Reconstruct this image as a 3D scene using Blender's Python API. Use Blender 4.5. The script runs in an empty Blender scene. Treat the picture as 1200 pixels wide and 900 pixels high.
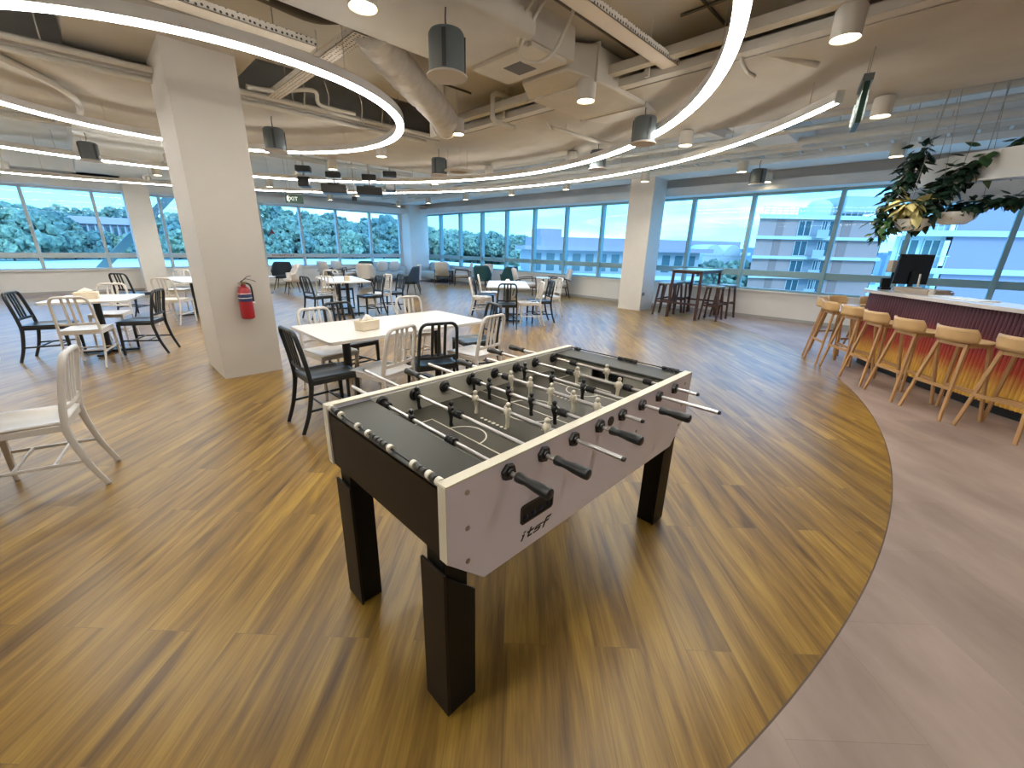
LED_STRENGTH, DL_ENERGY, SKY_STRENGTH, SUN_ENERGY, EXPOSURE = 17.5, 34.0, 2.6, 1.0, 1.0
import bpy, math, random
from mathutils import Vector, Matrix
random.seed(7)
S = bpy.context.scene
COL = S.collection
PI = math.pi
R = math.radians

# ------------------------------------------------------------------ materials
MATS = {}
def nodes_of(m):
    m.use_nodes = True
    nt = m.node_tree
    return nt, nt.nodes['Principled BSDF']

def mat(name, col, rough=0.5, metal=0.0, spec=0.5, noise=0.0, nscale=6.0, bump=0.0, bscale=40.0, emit=None, es=0.0, coat=0.0):
    """a procedural material: base colour broken up by noise, optional bump"""
    if name in MATS: return MATS[name]
    m = bpy.data.materials.new(name)
    nt, b = nodes_of(m)
    L = nt.links.new
    c = (col[0], col[1], col[2], 1)
    b.inputs['Base Color'].default_value = c
    b.inputs['Roughness'].default_value = rough
    b.inputs['Metallic'].default_value = metal
    b.inputs['Specular IOR Level'].default_value = spec
    b.inputs['Coat Weight'].default_value = coat
    tc = nt.nodes.new('ShaderNodeTexCoord')
    if noise > 0:
        n = nt.nodes.new('ShaderNodeTexNoise'); n.inputs['Scale'].default_value = nscale; n.inputs['Detail'].default_value = 5
        L(tc.outputs['Object'], n.inputs['Vector'])
        r = nt.nodes.new('ShaderNodeValToRGB')
        r.color_ramp.elements[0].position = 0.3; r.color_ramp.elements[1].position = 0.7
        k = 1 - noise
        r.color_ramp.elements[0].color = (c[0]*k, c[1]*k, c[2]*k, 1)
        k = 1 + noise*0.6
        r.color_ramp.elements[1].color = (min(1, c[0]*k), min(1, c[1]*k), min(1, c[2]*k), 1)
        L(n.outputs['Fac'], r.inputs['Fac']); L(r.outputs['Color'], b.inputs['Base Color'])
    if bump > 0:
        n2 = nt.nodes.new('ShaderNodeTexNoise'); n2.inputs['Scale'].default_value = bscale; n2.inputs['Detail'].default_value = 4
        L(tc.outputs['Object'], n2.inputs['Vector'])
        bp = nt.nodes.new('ShaderNodeBump'); bp.inputs['Strength'].default_value = bump; bp.inputs['Distance'].default_value = 0.01
        L(n2.outputs['Fac'], bp.inputs['Height']); L(bp.outputs['Normal'], b.inputs['Normal'])
    if emit:
        b.inputs['Emission Color'].default_value = (*emit, 1); b.inputs['Emission Strength'].default_value = es
    MATS[name] = m
    return m

def mat_wood_floor():
    m = bpy.data.materials.new('oak_plank_floor'); nt, b = nodes_of(m); L = nt.links.new; N = nt.nodes.new
    tc = N('ShaderNodeTexCoord'); mp = N('ShaderNodeMapping')
    # planks run along the direction the room is crossed diagonally
    mp.inputs['Rotation'].default_value = (0, 0, -R(44.2))
    L(tc.outputs['Object'], mp.inputs['Vector'])
    br = N('ShaderNodeTexBrick'); br.offset = 0.37; br.offset_frequency = 2; br.squash = 1.0
    br.inputs['Color1'].default_value = (0, 0, 0, 1); br.inputs['Color2'].default_value = (1, 1, 1, 1)
    br.inputs['Mortar'].default_value = (0.5, 0.5, 0.5, 1)
    br.inputs['Scale'].default_value = 1.0; br.inputs['Mortar Size'].default_value = 0.0011
    br.inputs['Mortar Smooth'].default_value = 0.1; br.inputs['Bias'].default_value = 0.0
    br.inputs['Brick Width'].default_value = 1.22; br.inputs['Row Height'].default_value = 0.18
    L(mp.outputs['Vector'], br.inputs['Vector'])
    # per plank offset of the grain
    mx = N('ShaderNodeVectorMath'); mx.operation = 'MULTIPLY_ADD'
    mx.inputs[1].default_value = (1, 1, 1)
    off = N('ShaderNodeVectorMath'); off.operation = 'SCALE'; off.inputs['Scale'].default_value = 7.3
    L(br.outputs['Color'], off.inputs[0])
    L(mp.outputs['Vector'], mx.inputs[0]); L(off.outputs['Vector'], mx.inputs[2])
    st = N('ShaderNodeMapping'); st.inputs['Scale'].default_value = (0.80, 9.5, 1.0); L(mx.outputs['Vector'], st.inputs['Vector'])
    n1 = N('ShaderNodeTexNoise'); n1.inputs['Scale'].default_value = 1.5; n1.inputs['Detail'].default_value = 6; n1.inputs['Roughness'].default_value = 0.55; n1.inputs['Distortion'].default_value = 0.5
    L(st.outputs['Vector'], n1.inputs['Vector'])
    st2 = N('ShaderNodeMapping'); st2.inputs['Scale'].default_value = (3.0, 70.0, 1.0); L(mx.outputs['Vector'], st2.inputs['Vector'])
    n2 = N('ShaderNodeTexNoise'); n2.inputs['Scale'].default_value = 2.0; n2.inputs['Detail'].default_value = 4; L(st2.outputs['Vector'], n2.inputs['Vector'])
    r1 = N('ShaderNodeValToRGB'); e = r1.color_ramp.elements
    e[0].position = 0.30; e[0].color = (0.112, 0.056, 0.009, 1)
    e[1].position = 0.74; e[1].color = (0.43, 0.272, 0.046, 1)
    x = r1.color_ramp.elements.new(0.50); x.color = (0.268, 0.154, 0.024, 1)
    L(n1.outputs['Fac'], r1.inputs['Fac'])
    g = N('ShaderNodeMixRGB'); g.blend_type = 'MULTIPLY'; g.inputs['Fac'].default_value = 0.55
    r2 = N('ShaderNodeValToRGB'); r2.color_ramp.elements[0].position = 0.35; r2.color_ramp.elements[0].color = (0.62, 0.56, 0.5, 1); r2.color_ramp.elements[1].position = 0.6; r2.color_ramp.elements[1].color = (1, 1, 1, 1)
    L(n2.outputs['Fac'], r2.inputs['Fac']); L(r1.outputs['Color'], g.inputs['Color1']); L(r2.outputs['Color'], g.inputs['Color2'])
    # plank to plank shade
    pl = N('ShaderNodeMixRGB'); pl.blend_type = 'MULTIPLY'; pl.inputs['Fac'].default_value = 1.0
    r3 = N('ShaderNodeValToRGB'); r3.color_ramp.elements[0].color = (0.82, 0.81, 0.80, 1); r3.color_ramp.elements[1].color = (1.10, 1.10, 1.08, 1)
    L(br.outputs['Color'], r3.inputs['Fac']); L(g.outputs['Color'], pl.inputs['Color1']); L(r3.outputs['Color'], pl.inputs['Color2'])
    jt = N('ShaderNodeMixRGB'); jt.blend_type = 'MIX'; jt.inputs['Color2'].default_value = (0.10, 0.06, 0.025, 1)
    sc = N('ShaderNodeMath'); sc.operation = 'MULTIPLY'; sc.inputs[1].default_value = 0.6; L(br.outputs['Fac'], sc.inputs[0]); L(sc.outputs[0], jt.inputs['Fac'])
    L(pl.outputs['Color'], jt.inputs['Color1']); L(jt.outputs['Color'], b.inputs['Base Color'])
    b.inputs['Roughness'].default_value = 0.38; b.inputs['Specular IOR Level'].default_value = 0.36; b.inputs['Coat Weight'].default_value = 0.36; b.inputs['Coat Roughness'].default_value = 0.30
    bp = N('ShaderNodeBump'); bp.inputs['Strength'].default_value = 0.10; bp.inputs['Distance'].default_value = 0.004
    L(n2.outputs['Fac'], bp.inputs['Height']); L(bp.outputs['Normal'], b.inputs['Normal'])
    return m

def mat_stone_floor():
    m = bpy.data.materials.new('mauve_stone_floor'); nt, b = nodes_of(m); L = nt.links.new; N = nt.nodes.new
    tc = N('ShaderNodeTexCoord'); mp = N('ShaderNodeMapping'); mp.inputs['Rotation'].default_value = (0, 0, -R(44.2)); L(tc.outputs['Object'], mp.inputs['Vector'])
    st = N('ShaderNodeMapping'); st.inputs['Scale'].default_value = (0.8, 2.2, 1); L(mp.outputs['Vector'], st.inputs['Vector'])
    n = N('ShaderNodeTexNoise'); n.inputs['Scale'].default_value = 1.3; n.inputs['Detail'].default_value = 7; n.inputs['Roughness'].default_value = 0.6; L(st.outputs['Vector'], n.inputs['Vector'])
    r = N('ShaderNodeValToRGB'); e = r.color_ramp.elements
    e[0].position = 0.3; e[0].color = (0.23, 0.175, 0.15, 1); e[1].position = 0.72; e[1].color = (0.39, 0.31, 0.275, 1)
    L(n.outputs['Fac'], r.inputs['Fac'])
    br = N('ShaderNodeTexBrick'); br.inputs['Scale'].default_value = 1; br.inputs['Brick Width'].default_value = 0.92; br.inputs['Row Height'].default_value = 0.46
    br.inputs['Color1'].default_value = (0.90, 0.90, 0.90, 1); br.inputs['Color2'].default_value = (1.06, 1.04, 1.03, 1); br.inputs['Mortar'].default_value = (0.8, 0.8, 0.8, 1); br.inputs['Mortar Size'].default_value = 0.0012
    L(mp.outputs['Vector'], br.inputs['Vector'])
    g = N('ShaderNodeMixRGB'); g.blend_type = 'MULTIPLY'; g.inputs['Fac'].default_value = 1.0
    L(r.outputs['Color'], g.inputs['Color1']); L(br.outputs['Color'], g.inputs['Color2']); L(g.outputs['Color'], b.inputs['Base Color'])
    b.inputs['Roughness'].default_value = 0.5
    return m

def mat_glass():
    m = bpy.data.materials.new('tinted_glazing'); m.use_nodes = True; nt = m.node_tree; L = nt.links.new; N = nt.nodes.new
    nt.nodes.remove(nt.nodes['Principled BSDF']); out = nt.nodes['Material Output']
    t = N('ShaderNodeBsdfTransparent'); t.inputs['Color'].default_value = (0.48, 0.86, 0.98, 1)
    g = N('ShaderNodeBsdfGlossy'); g.inputs['Roughness'].default_value = 0.02
    f = N('ShaderNodeFresnel'); f.inputs['IOR'].default_value = 1.25
    mx = N('ShaderNodeMixShader'); L(f.outputs[0], mx.inputs[0]); L(t.outputs[0], mx.inputs[1]); L(g.outputs[0], mx.inputs[2]); L(mx.outputs[0], out.inputs['Surface'])
    return m

def mat_bar_front():
    """painted ribs: plum at the top, red in the middle, yellow at the foot"""
    m = bpy.data.materials.new('sunset_painted_ribs'); nt, b = nodes_of(m); L = nt.links.new; N = nt.nodes.new
    tc = N('ShaderNodeTexCoord'); sp = N('ShaderNodeSeparateXYZ'); L(tc.outputs['Object'], sp.inputs[0])
    n = N('ShaderNodeTexNoise'); n.inputs['Scale'].default_value = 9; L(tc.outputs['Object'], n.inputs['Vector'])
    ad = N('ShaderNodeMath'); ad.operation = 'MULTIPLY_ADD'; ad.inputs[1].default_value = 0.16; L(n.outputs['Fac'], ad.inputs[0]); L(sp.outputs['Z'], ad.inputs[2])
    mr = N('ShaderNodeMapRange'); mr.inputs['From Min'].default_value = 0.1; mr.inputs['From Max'].default_value = 1.1; L(ad.outputs[0], mr.inputs['Value'])
    r = N('ShaderNodeValToRGB'); e = r.color_ramp.elements
    e[0].position = 0.0; e[0].color = (0.80, 0.50, 0.09, 1); e[1].position = 1.0; e[1].color = (0.085, 0.032, 0.052, 1)
    for p, c in ((0.24, (0.78, 0.48, 0.10, 1)), (0.42, (0.50, 0.085, 0.04, 1)), (0.58, (0.30, 0.030, 0.034, 1)), (0.74, (0.115, 0.035, 0.052, 1))):
        x = r.color_ramp.elements.new(p); x.color = c
    L(mr.outputs[0], r.inputs['Fac']); L(r.outputs['Color'], b.inputs['Base Color'])
    b.inputs['Roughness'].default_value = 0.5
    return m

def mat_perforated(name, col):
    m = bpy.data.materials.new(name); nt, b = nodes_of(m); L = nt.links.new; N = nt.nodes.new
    tc = N('ShaderNodeTexCoord'); v = N('ShaderNodeTexVoronoi'); v.inputs['Scale'].default_value = 26; v.inputs['Randomness'].default_value = 0.25
    L(tc.outputs['Object'], v.inputs['Vector'])
    r = N('ShaderNodeValToRGB'); r.color_ramp.interpolation = 'CONSTANT'; e = r.color_ramp.elements
    e[0].position = 0; e[0].color = (0.05, 0.045, 0.04, 1); e[1].position = 0.24; e[1].color = (*col, 1)
    L(v.outputs['Distance'], r.inputs['Fac']); L(r.outputs['Color'], b.inputs['Base Color']); b.inputs['Roughness'].default_value = 0.6
    return m

# ------------------------------------------------------------------ mesh builder
class MB:
    def __init__(s): s.v = []; s.f = []
    def add(s, vs, fs):
        o = len(s.v); s.v += [tuple(p) for p in vs]; s.f += [tuple(i + o for i in f) for f in fs]; return s
    def box(s, x0, x1, y0, y1, z0, z1, M=None, bev=0.0):
        if x1 < x0: x0, x1 = x1, x0
        if y1 < y0: y0, y1 = y1, y0
        if bev <= 0:
            vs = [(x, y, z) for z in (z0, z1) for x, y in ((x0, y0), (x1, y0), (x1, y1), (x0, y1))]
            fs = [(3, 2, 1, 0), (4, 5, 6, 7), (0, 1, 5, 4), (1, 2, 6, 5), (2, 3, 7, 6), (3, 0, 4, 7)]
        else:
            bev = min(bev, (x1-x0)*.49, (y1-y0)*.49, (z1-z0)*.49)
            vs = []; fs = []
            def ring(e, z):
                k = len(vs)
                a, b, c, d = x0+e, x1-e, y0+e, y1-e
                q = bev - e if e < bev else 0
                if q <= 0: q = bev*0.4
                vs.extend([(a+q, c, z), (b-q, c, z), (b, c+q, z), (b, d-q, z), (b-q, d, z), (a+q, d, z), (a, d-q, z), (a, c+q, z)])
                return k
            r = [ring(bev, z0), ring(0, z0+bev), ring(0, z1-bev), ring(bev, z1)]
            for a, b in zip(r, r[1:]):
                for i in range(8): fs.append((a+i, a+(i+1) % 8, b+(i+1) % 8, b+i))
            fs.append(tuple(r[0]+i for i in reversed(range(8)))); fs.append(tuple(r[3]+i for i in range(8)))
        if M: vs = [tuple(M @ Vector(p)) for p in vs]
        return s.add(vs, fs)
    def prism(s, poly, z0, z1, M=None):
        n = len(poly)
        vs = [(x, y, z0) for x, y in poly] + [(x, y, z1) for x, y in poly]
        fs = [tuple(reversed(range(n))), tuple(range(n, 2*n))] + [(i, (i+1) % n, n+(i+1) % n, n+i) for i in range(n)]
        if M: vs = [tuple(M @ Vector(p)) for p in vs]
        return s.add(vs, fs)
    def cyl(s, p0, p1, r0, r1=None, n=16, caps=True):
        p0 = Vector(p0); p1 = Vector(p1); r1 = r0 if r1 is None else r1
        d = (p1-p0).normalized(); a = d.orthogonal().normalized(); b = d.cross(a)
        vs = []
        for p, r in ((p0, r0), (p1, r1)):
            for i in range(n):
                t = 2*PI*i/n; vs.append(p + a*(r*math.cos(t)) + b*(r*math.sin(t)))
        fs = [(i, (i+1) % n, n+(i+1) % n, n+i) for i in range(n)]
        if caps: fs += [tuple(reversed(range(n))), tuple(range(n, 2*n))]
        return s.add(vs, fs)
    def lathe(s, prof, n=24, M=None, cap=True):
        """prof: (radius, z) pairs"""
        vs = []; fs = []
        for r, z in prof:
            for i in range(n):
                t = 2*PI*i/n; vs.append((r*math.cos(t), r*math.sin(t), z))
        for k in range(len(prof)-1):
            for i in range(n): fs.append((k*n+i, k*n+(i+1) % n, (k+1)*n+(i+1) % n, (k+1)*n+i))
        if cap:
            if prof[0][0] > 1e-5: fs.append(tuple(reversed(range(n))))
            if prof[-1][0] > 1e-5: fs.append(tuple(range((len(prof)-1)*n, len(prof)*n)))
        if M: vs = [tuple(M @ Vector(p)) for p in vs]
        return s.add(vs, fs)
    def sweep(s, path, sec, up=(0, 0, 1), closed=False, scale=None):
        """section (list of (a,b)) swept along path; a along the side vector, b along the up-ish vector"""
        P = [Vector(p) for p in path]; n = len(P); m = len(sec); vs = []; fs = []
        up = Vector(up)
        for i in range(n):
            if closed: t = P[(i+1) % n]-P[i-1]
            elif i == 0: t = P[1]-P[0]
            elif i == n-1: t = P[-1]-P[-2]
            else: t = (P[i+1]-P[i]).normalized()+(P[i]-P[i-1]).normalized()
            t.normalize()
            side = t.cross(up)
            if side.length < 1e-4: side = t.orthogonal()
            side.normalize(); u = side.cross(t).normalized()
            k = scale[i] if scale else 1.0
            for a, b in sec: vs.append(P[i]+side*(a*k)+u*(b*k))
        for i in range(n if closed else n-1):
            j = (i+1) % n
            for q in range(m): fs.append((i*m+q, i*m+(q+1) % m, j*m+(q+1) % m, j*m+q))
        if not closed: fs += [tuple(reversed(range(m))), tuple(range((n-1)*m, n*m))]
        return s.add(vs, fs)
    def tube(s, path, r, n=10, closed=False, scale=None):
        sec = [(r*math.cos(2*PI*i/n), r*math.sin(2*PI*i/n)) for i in range(n)]
        P = [Vector(p) for p in path]
        d = (P[-1]-P[0]) if not closed else Vector((0, 0, 1))
        up = (0, 0, 1)
        if not closed and d.length > 0 and abs(d.normalized().z) > 0.9: up = (0.3, 1, 0)
        return s.sweep(path, sec, up, closed, scale)
    def grid(s, fn, nu, nv, closed_u=False):
        o = len(s.v)
        for j in range(nv):
            for i in range(nu): s.v.append(tuple(fn(i/(nu if closed_u else nu-1), j/(nv-1))))
        for j in range(nv-1):
            for i in range(nu if closed_u else nu-1):
                s.f.append((o+j*nu+i, o+j*nu+(i+1) % nu, o+(j+1)*nu+(i+1) % nu, o+(j+1)*nu+i))
        return s
    def build(s, name, material, parent=None, smooth=True, ang=35, **props):
        me = bpy.data.meshes.new(name); me.from_pydata(s.v, [], s.f); me.update()
        if smooth:
            me.polygons.foreach_set('use_smooth', [True]*len(me.polygons))
            me.set_sharp_from_angle(angle=R(ang))
        me.materials.append(material)
        o = bpy.data.objects.new(name, me); COL.objects.link(o)
        if parent is not None: o.parent = parent
        for k, v in props.items(): o[k] = v
        return o

def solid(o, th, off=-1):
    md = o.modifiers.new('thickness', 'SOLIDIFY'); md.thickness = th; md.offset = off
    return o
def bevel(o, w, seg=2):
    md = o.modifiers.new('rounding', 'BEVEL'); md.width = w; md.segments = seg; md.limit_method = 'ANGLE'
    return o
def rect(w, h): return [(-w/2, -h/2), (w/2, -h/2), (w/2, h/2), (-w/2, h/2)]
def rrect(w, h, r, n=3):
    out = []
    for cx, cy, a0 in ((w/2-r, h/2-r, 0), (-w/2+r, h/2-r, 90), (-w/2+r, -h/2+r, 180), (w/2-r, -h/2+r, 270)):
        for i in range(n+1):
            a = R(a0+90*i/n); out.append((cx+r*math.cos(a), cy+r*math.sin(a)))
    return out
def arc(cx, cy, r, a0, a1, n): return [(cx+r*math.cos(R(a0+(a1-a0)*i/n)), cy+r*math.sin(R(a0+(a1-a0)*i/n))) for i in range(n+1)]
def bez(p, n=8):
    """smooth path through points (Catmull-Rom)"""
    P = [Vector(q) for q in p]; out = []
    for i in range(len(P)-1):
        a = P[i-1] if i else P[0]*2-P[1]; b = P[i]; c = P[i+1]; d = P[i+2] if i+2 < len(P) else P[-1]*2-P[-2]
        for k in range(n):
            t = k/n
            out.append(0.5*((2*b)+(c-a)*t+(2*a-5*b+4*c-d)*t*t+(3*b-a-3*c+d)*t**3))
    out.append(P[-1]); return out

def tag(o, label=None, cat=None, group=None, kind=None):
    if label: o['label'] = label
    if cat: o['category'] = cat
    if group: o['group'] = group
    if kind: o['kind'] = kind
    return o
def thing(name, label, cat, loc=(0, 0, 0), rz=0.0, group=None):
    o = bpy.data.objects.new(name, None); COL.objects.link(o)
    o.empty_display_size = 0.1
    o.location = loc; o.rotation_euler = (0, 0, R(rz))
    return tag(o, label, cat, group)
def struct(o): o['kind'] = 'structure'; return o
KIDS = {}
def kids(o): return [c for c in ALL_LIST(o)]
def ALL_LIST(o):
    return list(o.children)
def dup(root, loc, rz, label, group=None, swap=None):
    """copy of a thing with copies of its parts and sub-parts; swap exchanges materials"""
    def cp(o, parent):
        c = o.copy(); COL.objects.link(c)
        if parent is not None: c.parent = parent
        if swap and c.type == 'MESH':
            for i, sl in enumerate(c.material_slots):
                if sl.material and sl.material.name in swap:
                    new = swap[sl.material.name]; sl.link = 'OBJECT'; sl.material = new
        for k in ALL_LIST(o): cp(k, c)
        return c
    r = cp(root, None)
    r.location = loc; r.rotation_euler = (0, 0, R(rz)); r['label'] = label
    if group: r['group'] = group
    return r
# ------------------------------------------------------------------ football table (the main object)
M_white_panel = mat('white_laminate_panel', (0.82, 0.79, 0.87), 0.38, noise=0.03, nscale=3)
M_cream_edge = mat('cream_edge_band', (0.74, 0.70, 0.56), 0.45)
M_inner = mat('grey_white_inner_wall', (0.62, 0.60, 0.52), 0.4)
M_black_panel = mat('dark_brown_black_laminate', (0.020, 0.014, 0.010), 0.50, spec=0.25, noise=0.12, nscale=5)
M_lid = mat('charcoal_gloss_lid', (0.055, 0.056, 0.046), 0.42, spec=0.18, noise=0.05, nscale=3)
M_black = mat('black_plastic', (0.012, 0.012, 0.013), 0.42)
M_grip = mat('black_rubber_grip', (0.010, 0.012, 0.012), 0.38)
M_steel = mat('brushed_steel_rod', (0.62, 0.61, 0.60), 0.30, metal=1.0)
M_bolt = mat('nickel_bolt', (0.45, 0.43, 0.42), 0.3, metal=1.0)
M_field = mat('dark_olive_playfield', (0.062, 0.058, 0.045), 0.40, spec=0.35, noise=0.08, nscale=4)
M_line = mat('white_field_line', (0.70, 0.68, 0.58), 0.5)
M_manw = mat('cream_player', (0.78, 0.72, 0.58), 0.35)
M_manb = mat('black_player', (0.012, 0.012, 0.012), 0.35)
M_score = mat('white_score_bead', (0.80, 0.77, 0.66), 0.4)
M_leg = mat('black_leg_cover', (0.006, 0.0055, 0.005), 0.45, spec=0.2, noise=0.1)
M_legside = mat('dark_brown_leg_face', (0.020, 0.014, 0.010), 0.50, spec=0.25, noise=0.1)

FX0, FY0, FL, FW, FH = 0.5428, 0.7529, 1.5739, 0.7951, 0.9046
ft = thing('foosball_table', 'white-sided football table with black ends and legs, standing alone on the oak floor', 'foosball table', (FX0+FL/2, FY0+FW/2, 0))
def fx(x): return x-FL/2
def fy(y): return y-FW/2
PT = 0.034
outline = [(0, 0.655), (0.135, 0.525), (FL-0.135, 0.525), (FL, 0.655), (FL, FH-0.004), (0, FH-0.004)]
for k, y0 in enumerate((0, FW-PT)):
    m = MB(); n = len(outline)
    vs = [(fx(x), fy(y0), z) for x, z in outline]+[(fx(x), fy(y0+PT), z) for x, z in outline]
    m.add(vs, [tuple(range(n)), tuple(reversed(range(n, 2*n)))]+[((i+1) % n, i, n+i, n+(i+1) % n) for i in range(n)])
    p = m.build('side_panel', M_white_panel, ft); bevel(p, 0.002)
    # edge banding: top and two short ends
    e = MB()
    e.box(fx(-0.001), fx(FL+0.001), fy(y0-0.0012), fy(y0+PT+0.0012), FH-0.006, FH)
    e.box(fx(-0.002), fx(0.001), fy(y0-0.0005), fy(y0+PT+0.0005), 0.656, FH-0.004)
    e.box(fx(FL-0.001), fx(FL+0.002), fy(y0-0.0005), fy(y0+PT+0.0005), 0.656, FH-0.004)
    e.build('edge_band', M_cream_edge, p, label='cream edge banding')
# end panels
for x0, x1 in ((0.004, 0.034), (FL-0.034, FL-0.004)):
    p = MB().box(fx(x0), fx(x1), fy(PT), fy(FW-PT), 0.655, 0.884).build('end_panel', M_black_panel, ft); bevel(p, 0.002)
# body floor / play field
FZ = 0.785
MB().box(fx(0.034), fx(FL-0.034), fy(PT), fy(FW-PT), FZ-0.03, FZ).build('playfield', M_field, ft)
bt = MB().box(fx(0.034), fx(FL-0.034), fy(PT), fy(FW-PT), 0.655, 0.675).build('bottom_board', M_black_panel, ft)
# inner walls
for y0, y1 in ((PT, PT+0.006), (FW-PT-0.006, FW-PT)):
    MB().box(fx(0.18), fx(FL-0.18), fy(y0), fy(y1), FZ, 0.893).build('inner_wall', M_inner, ft)
# end lids over the goals, with goal wall below each
for sgn in (0, 1):
    def X(a): return fx(a) if sgn == 0 else fx(FL-a)
    l = MB().box(X(0.004), X(0.180), fy(PT+0.001), fy(FW-PT-0.001), 0.872, 0.887).build('end_lid', M_lid, ft); bevel(l, 0.003)
    # goal wall in three pieces round the mouth
    g = MB()
    g.box(X(0.150), X(0.162), fy(PT), fy(0.295), FZ, 0.872)
    g.box(X(0.150), X(0.162), fy(0.50), fy(FW-PT), FZ, 0.872)
    g.box(X(0.150), X(0.162), fy(0.295), fy(0.50), FZ+0.062, 0.872)
    gw = g.build('goal_wall', M_inner, ft)
    MB().box(X(0.1625), X(0.1645), fy(0.285), fy(0.51), FZ+0.056, FZ+0.066).build('goal_frame', M_black, gw)
    MB().box(X(0.10), X(0.108), fy(0.29), fy(0.505), FZ, FZ+0.064).build('goal_net_board', M_black, gw)
# pitch markings (painted strips lying on the field)
mk = MB()
def strip(x0, x1, y0, y1): mk.box(fx(x0), fx(x1), fy(y0), fy(y1), FZ, FZ+0.0008)
w = 0.006
for s in (0, 1):
    q = (lambda a: a) if s == 0 else (lambda a: FL-a)
    strip(q(0.290), q(0.2975), 0.285, 0.50)
    strip(q(0.380), q(0.386), 0.175, 0.62); strip(q(0.20), q(0.386), 0.175, 0.181); strip(q(0.20), q(0.386), 0.614, 0.62)
    pts_o = arc(0.378, 0.3975, 0.095, -90, 90, 20); pts_i = arc(0.378, 0.3975, 0.089, -90, 90, 20)
    for (a, b), (c, d), (e, f), (g, h) in zip(pts_o, pts_o[1:], pts_i[1:], pts_i):
        P4 = [(q(a), b), (q(c), d), (q(e), f), (q(g), h)]
        if s: P4 = P4[::-1]
        mk.prism([(fx(x), fy(y)) for x, y in P4], FZ, FZ+0.0008)
    for k in range(7):
        yy = 0.335+0.0245*k
        mk.lathe([(0.0075 if k != 3 else 0.0095, 0), (0.0075 if k != 3 else 0.0095, 0.0009)], 12, Matrix.Translation((fx(q(0.552)), fy(yy), FZ)))
strip(FL/2-0.003, FL/2+0.003, PT+0.006, FW-PT-0.006)
co = arc(FL/2, 0.3975, 0.135, 0, 360, 48); ci = arc(FL/2, 0.3975, 0.129, 0, 360, 48)
for a, b, c, d in zip(co, co[1:], ci[1:], ci):
    mk.prism([(fx(x), fy(y)) for x, y in (a, b, c, d)], FZ, FZ+0.0008)
mk.build('field_markings', M_line, ft, smooth=False, label='white painted pitch lines')

# rods
RZ = 0.861
def handle_mesh(y0, d):
    """bottle-shaped grip from y0 in direction d (-1 near side, +1 far side)"""
    prof = [(0.0105, 0), (0.0155, 0.003), (0.0165, 0.010), (0.0150, 0.022), (0.0128, 0.036), (0.0138, 0.052), (0.0165, 0.075), (0.0178, 0.100), (0.0180, 0.118), (0.0168, 0.126), (0.0125, 0.1285), (0.0, 0.129)]
    Mx = Matrix.Translation((0, y0, RZ)) @ Matrix.Rotation(-PI/2*d, 4, 'X')
    m = MB().lathe(prof, 20, Mx)
    return m
def man(y, tilt=0.0, flip=1):
    Mx = Matrix.Translation((0, y, RZ)) @ Matrix.Rotation(R(tilt), 4, 'Y')
    m = MB()
    # body: elliptical stations (z, half depth x, half width y, x offset)
    st = [(-0.067, 0.009, 0.0085, 0.003), (-0.060, 0.0095, 0.0095, 0.002), (-0.052, 0.0065, 0.0085, 0), (-0.035, 0.006, 0.0092, 0), (-0.020, 0.0085, 0.0115, 0), (-0.010, 0.0125, 0.0135, 0), (0.0, 0.0140, 0.0150, 0),
          (0.010, 0.0120, 0.0165, 0), (0.017, 0.0085, 0.0150, 0), (0.021, 0.0055, 0.0075, 0), (0.025, 0.0085, 0.0085, 0), (0.031, 0.0112, 0.0105, 0), (0.037, 0.0098, 0.0092, 0), (0.0415, 0.0045, 0.0042, 0)]
    n = 12; vs = []; fs = []
    for z, a, b, ox in st:
        for i in range(n):
            t = 2*PI*i/n; vs.append(((a*math.cos(t)+ox)*flip, b*math.sin(t), z))
    for k in range(len(st)-1):
        for i in range(n): fs.append((k*n+i, k*n+(i+1) % n, (k+1)*n+(i+1) % n, (k+1)*n+i))
    fs.append(tuple(reversed(range(n)))); fs.append(tuple(range((len(st)-1)*n, len(st)*n)))
    if flip < 0: fs = [tuple(reversed(f)) for f in fs]
    m.add([tuple(Mx @ Vector(p)) for p in vs], fs)
    # arms folded along the rod
    for sg in (-1, 1):
        m.cyl(Mx @ Vector((0.004*flip, sg*0.014, 0.010)), Mx @ Vector((0.006*flip, sg*0.0165, -0.012)), 0.0042, 0.0038, 8)
    return m
rods = [ # x, near tip, far tip, near handle?, men (y), colour, bumpers
    (0.228, -0.167, 1.036, 1, (0.525,), 'b', (0.715, 0.275)),
    (0.391, -0.180, 1.241, 1, (0.735, 0.490), 'b', (0.445,)),
    (0.555, -0.198, 1.094, 0, (0.527, 0.326, 0.120), 'w', ()),
    (0.718, -0.178, 1.130, 1, (0.735, 0.617, 0.485, 0.345, 0.215), 'b', (0.172, 0.70)),
    (0.884, -0.091, 1.065, 0, (0.632, 0.500, 0.370, 0.241, 0.116), 'w', (0.67,)),
    (1.048, -0.212, 1.000, 1, (0.690, 0.500, 0.305), 'b', (0.26, 0.735)),
    (1.208, -0.265, 1.160, 0, (0.455, 0.205), 'w', (0.50, 0.155)),
    (1.372, -0.114, 1.124, 0, (0.375,), 'w', (0.600, 0.135)),
]
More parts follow.
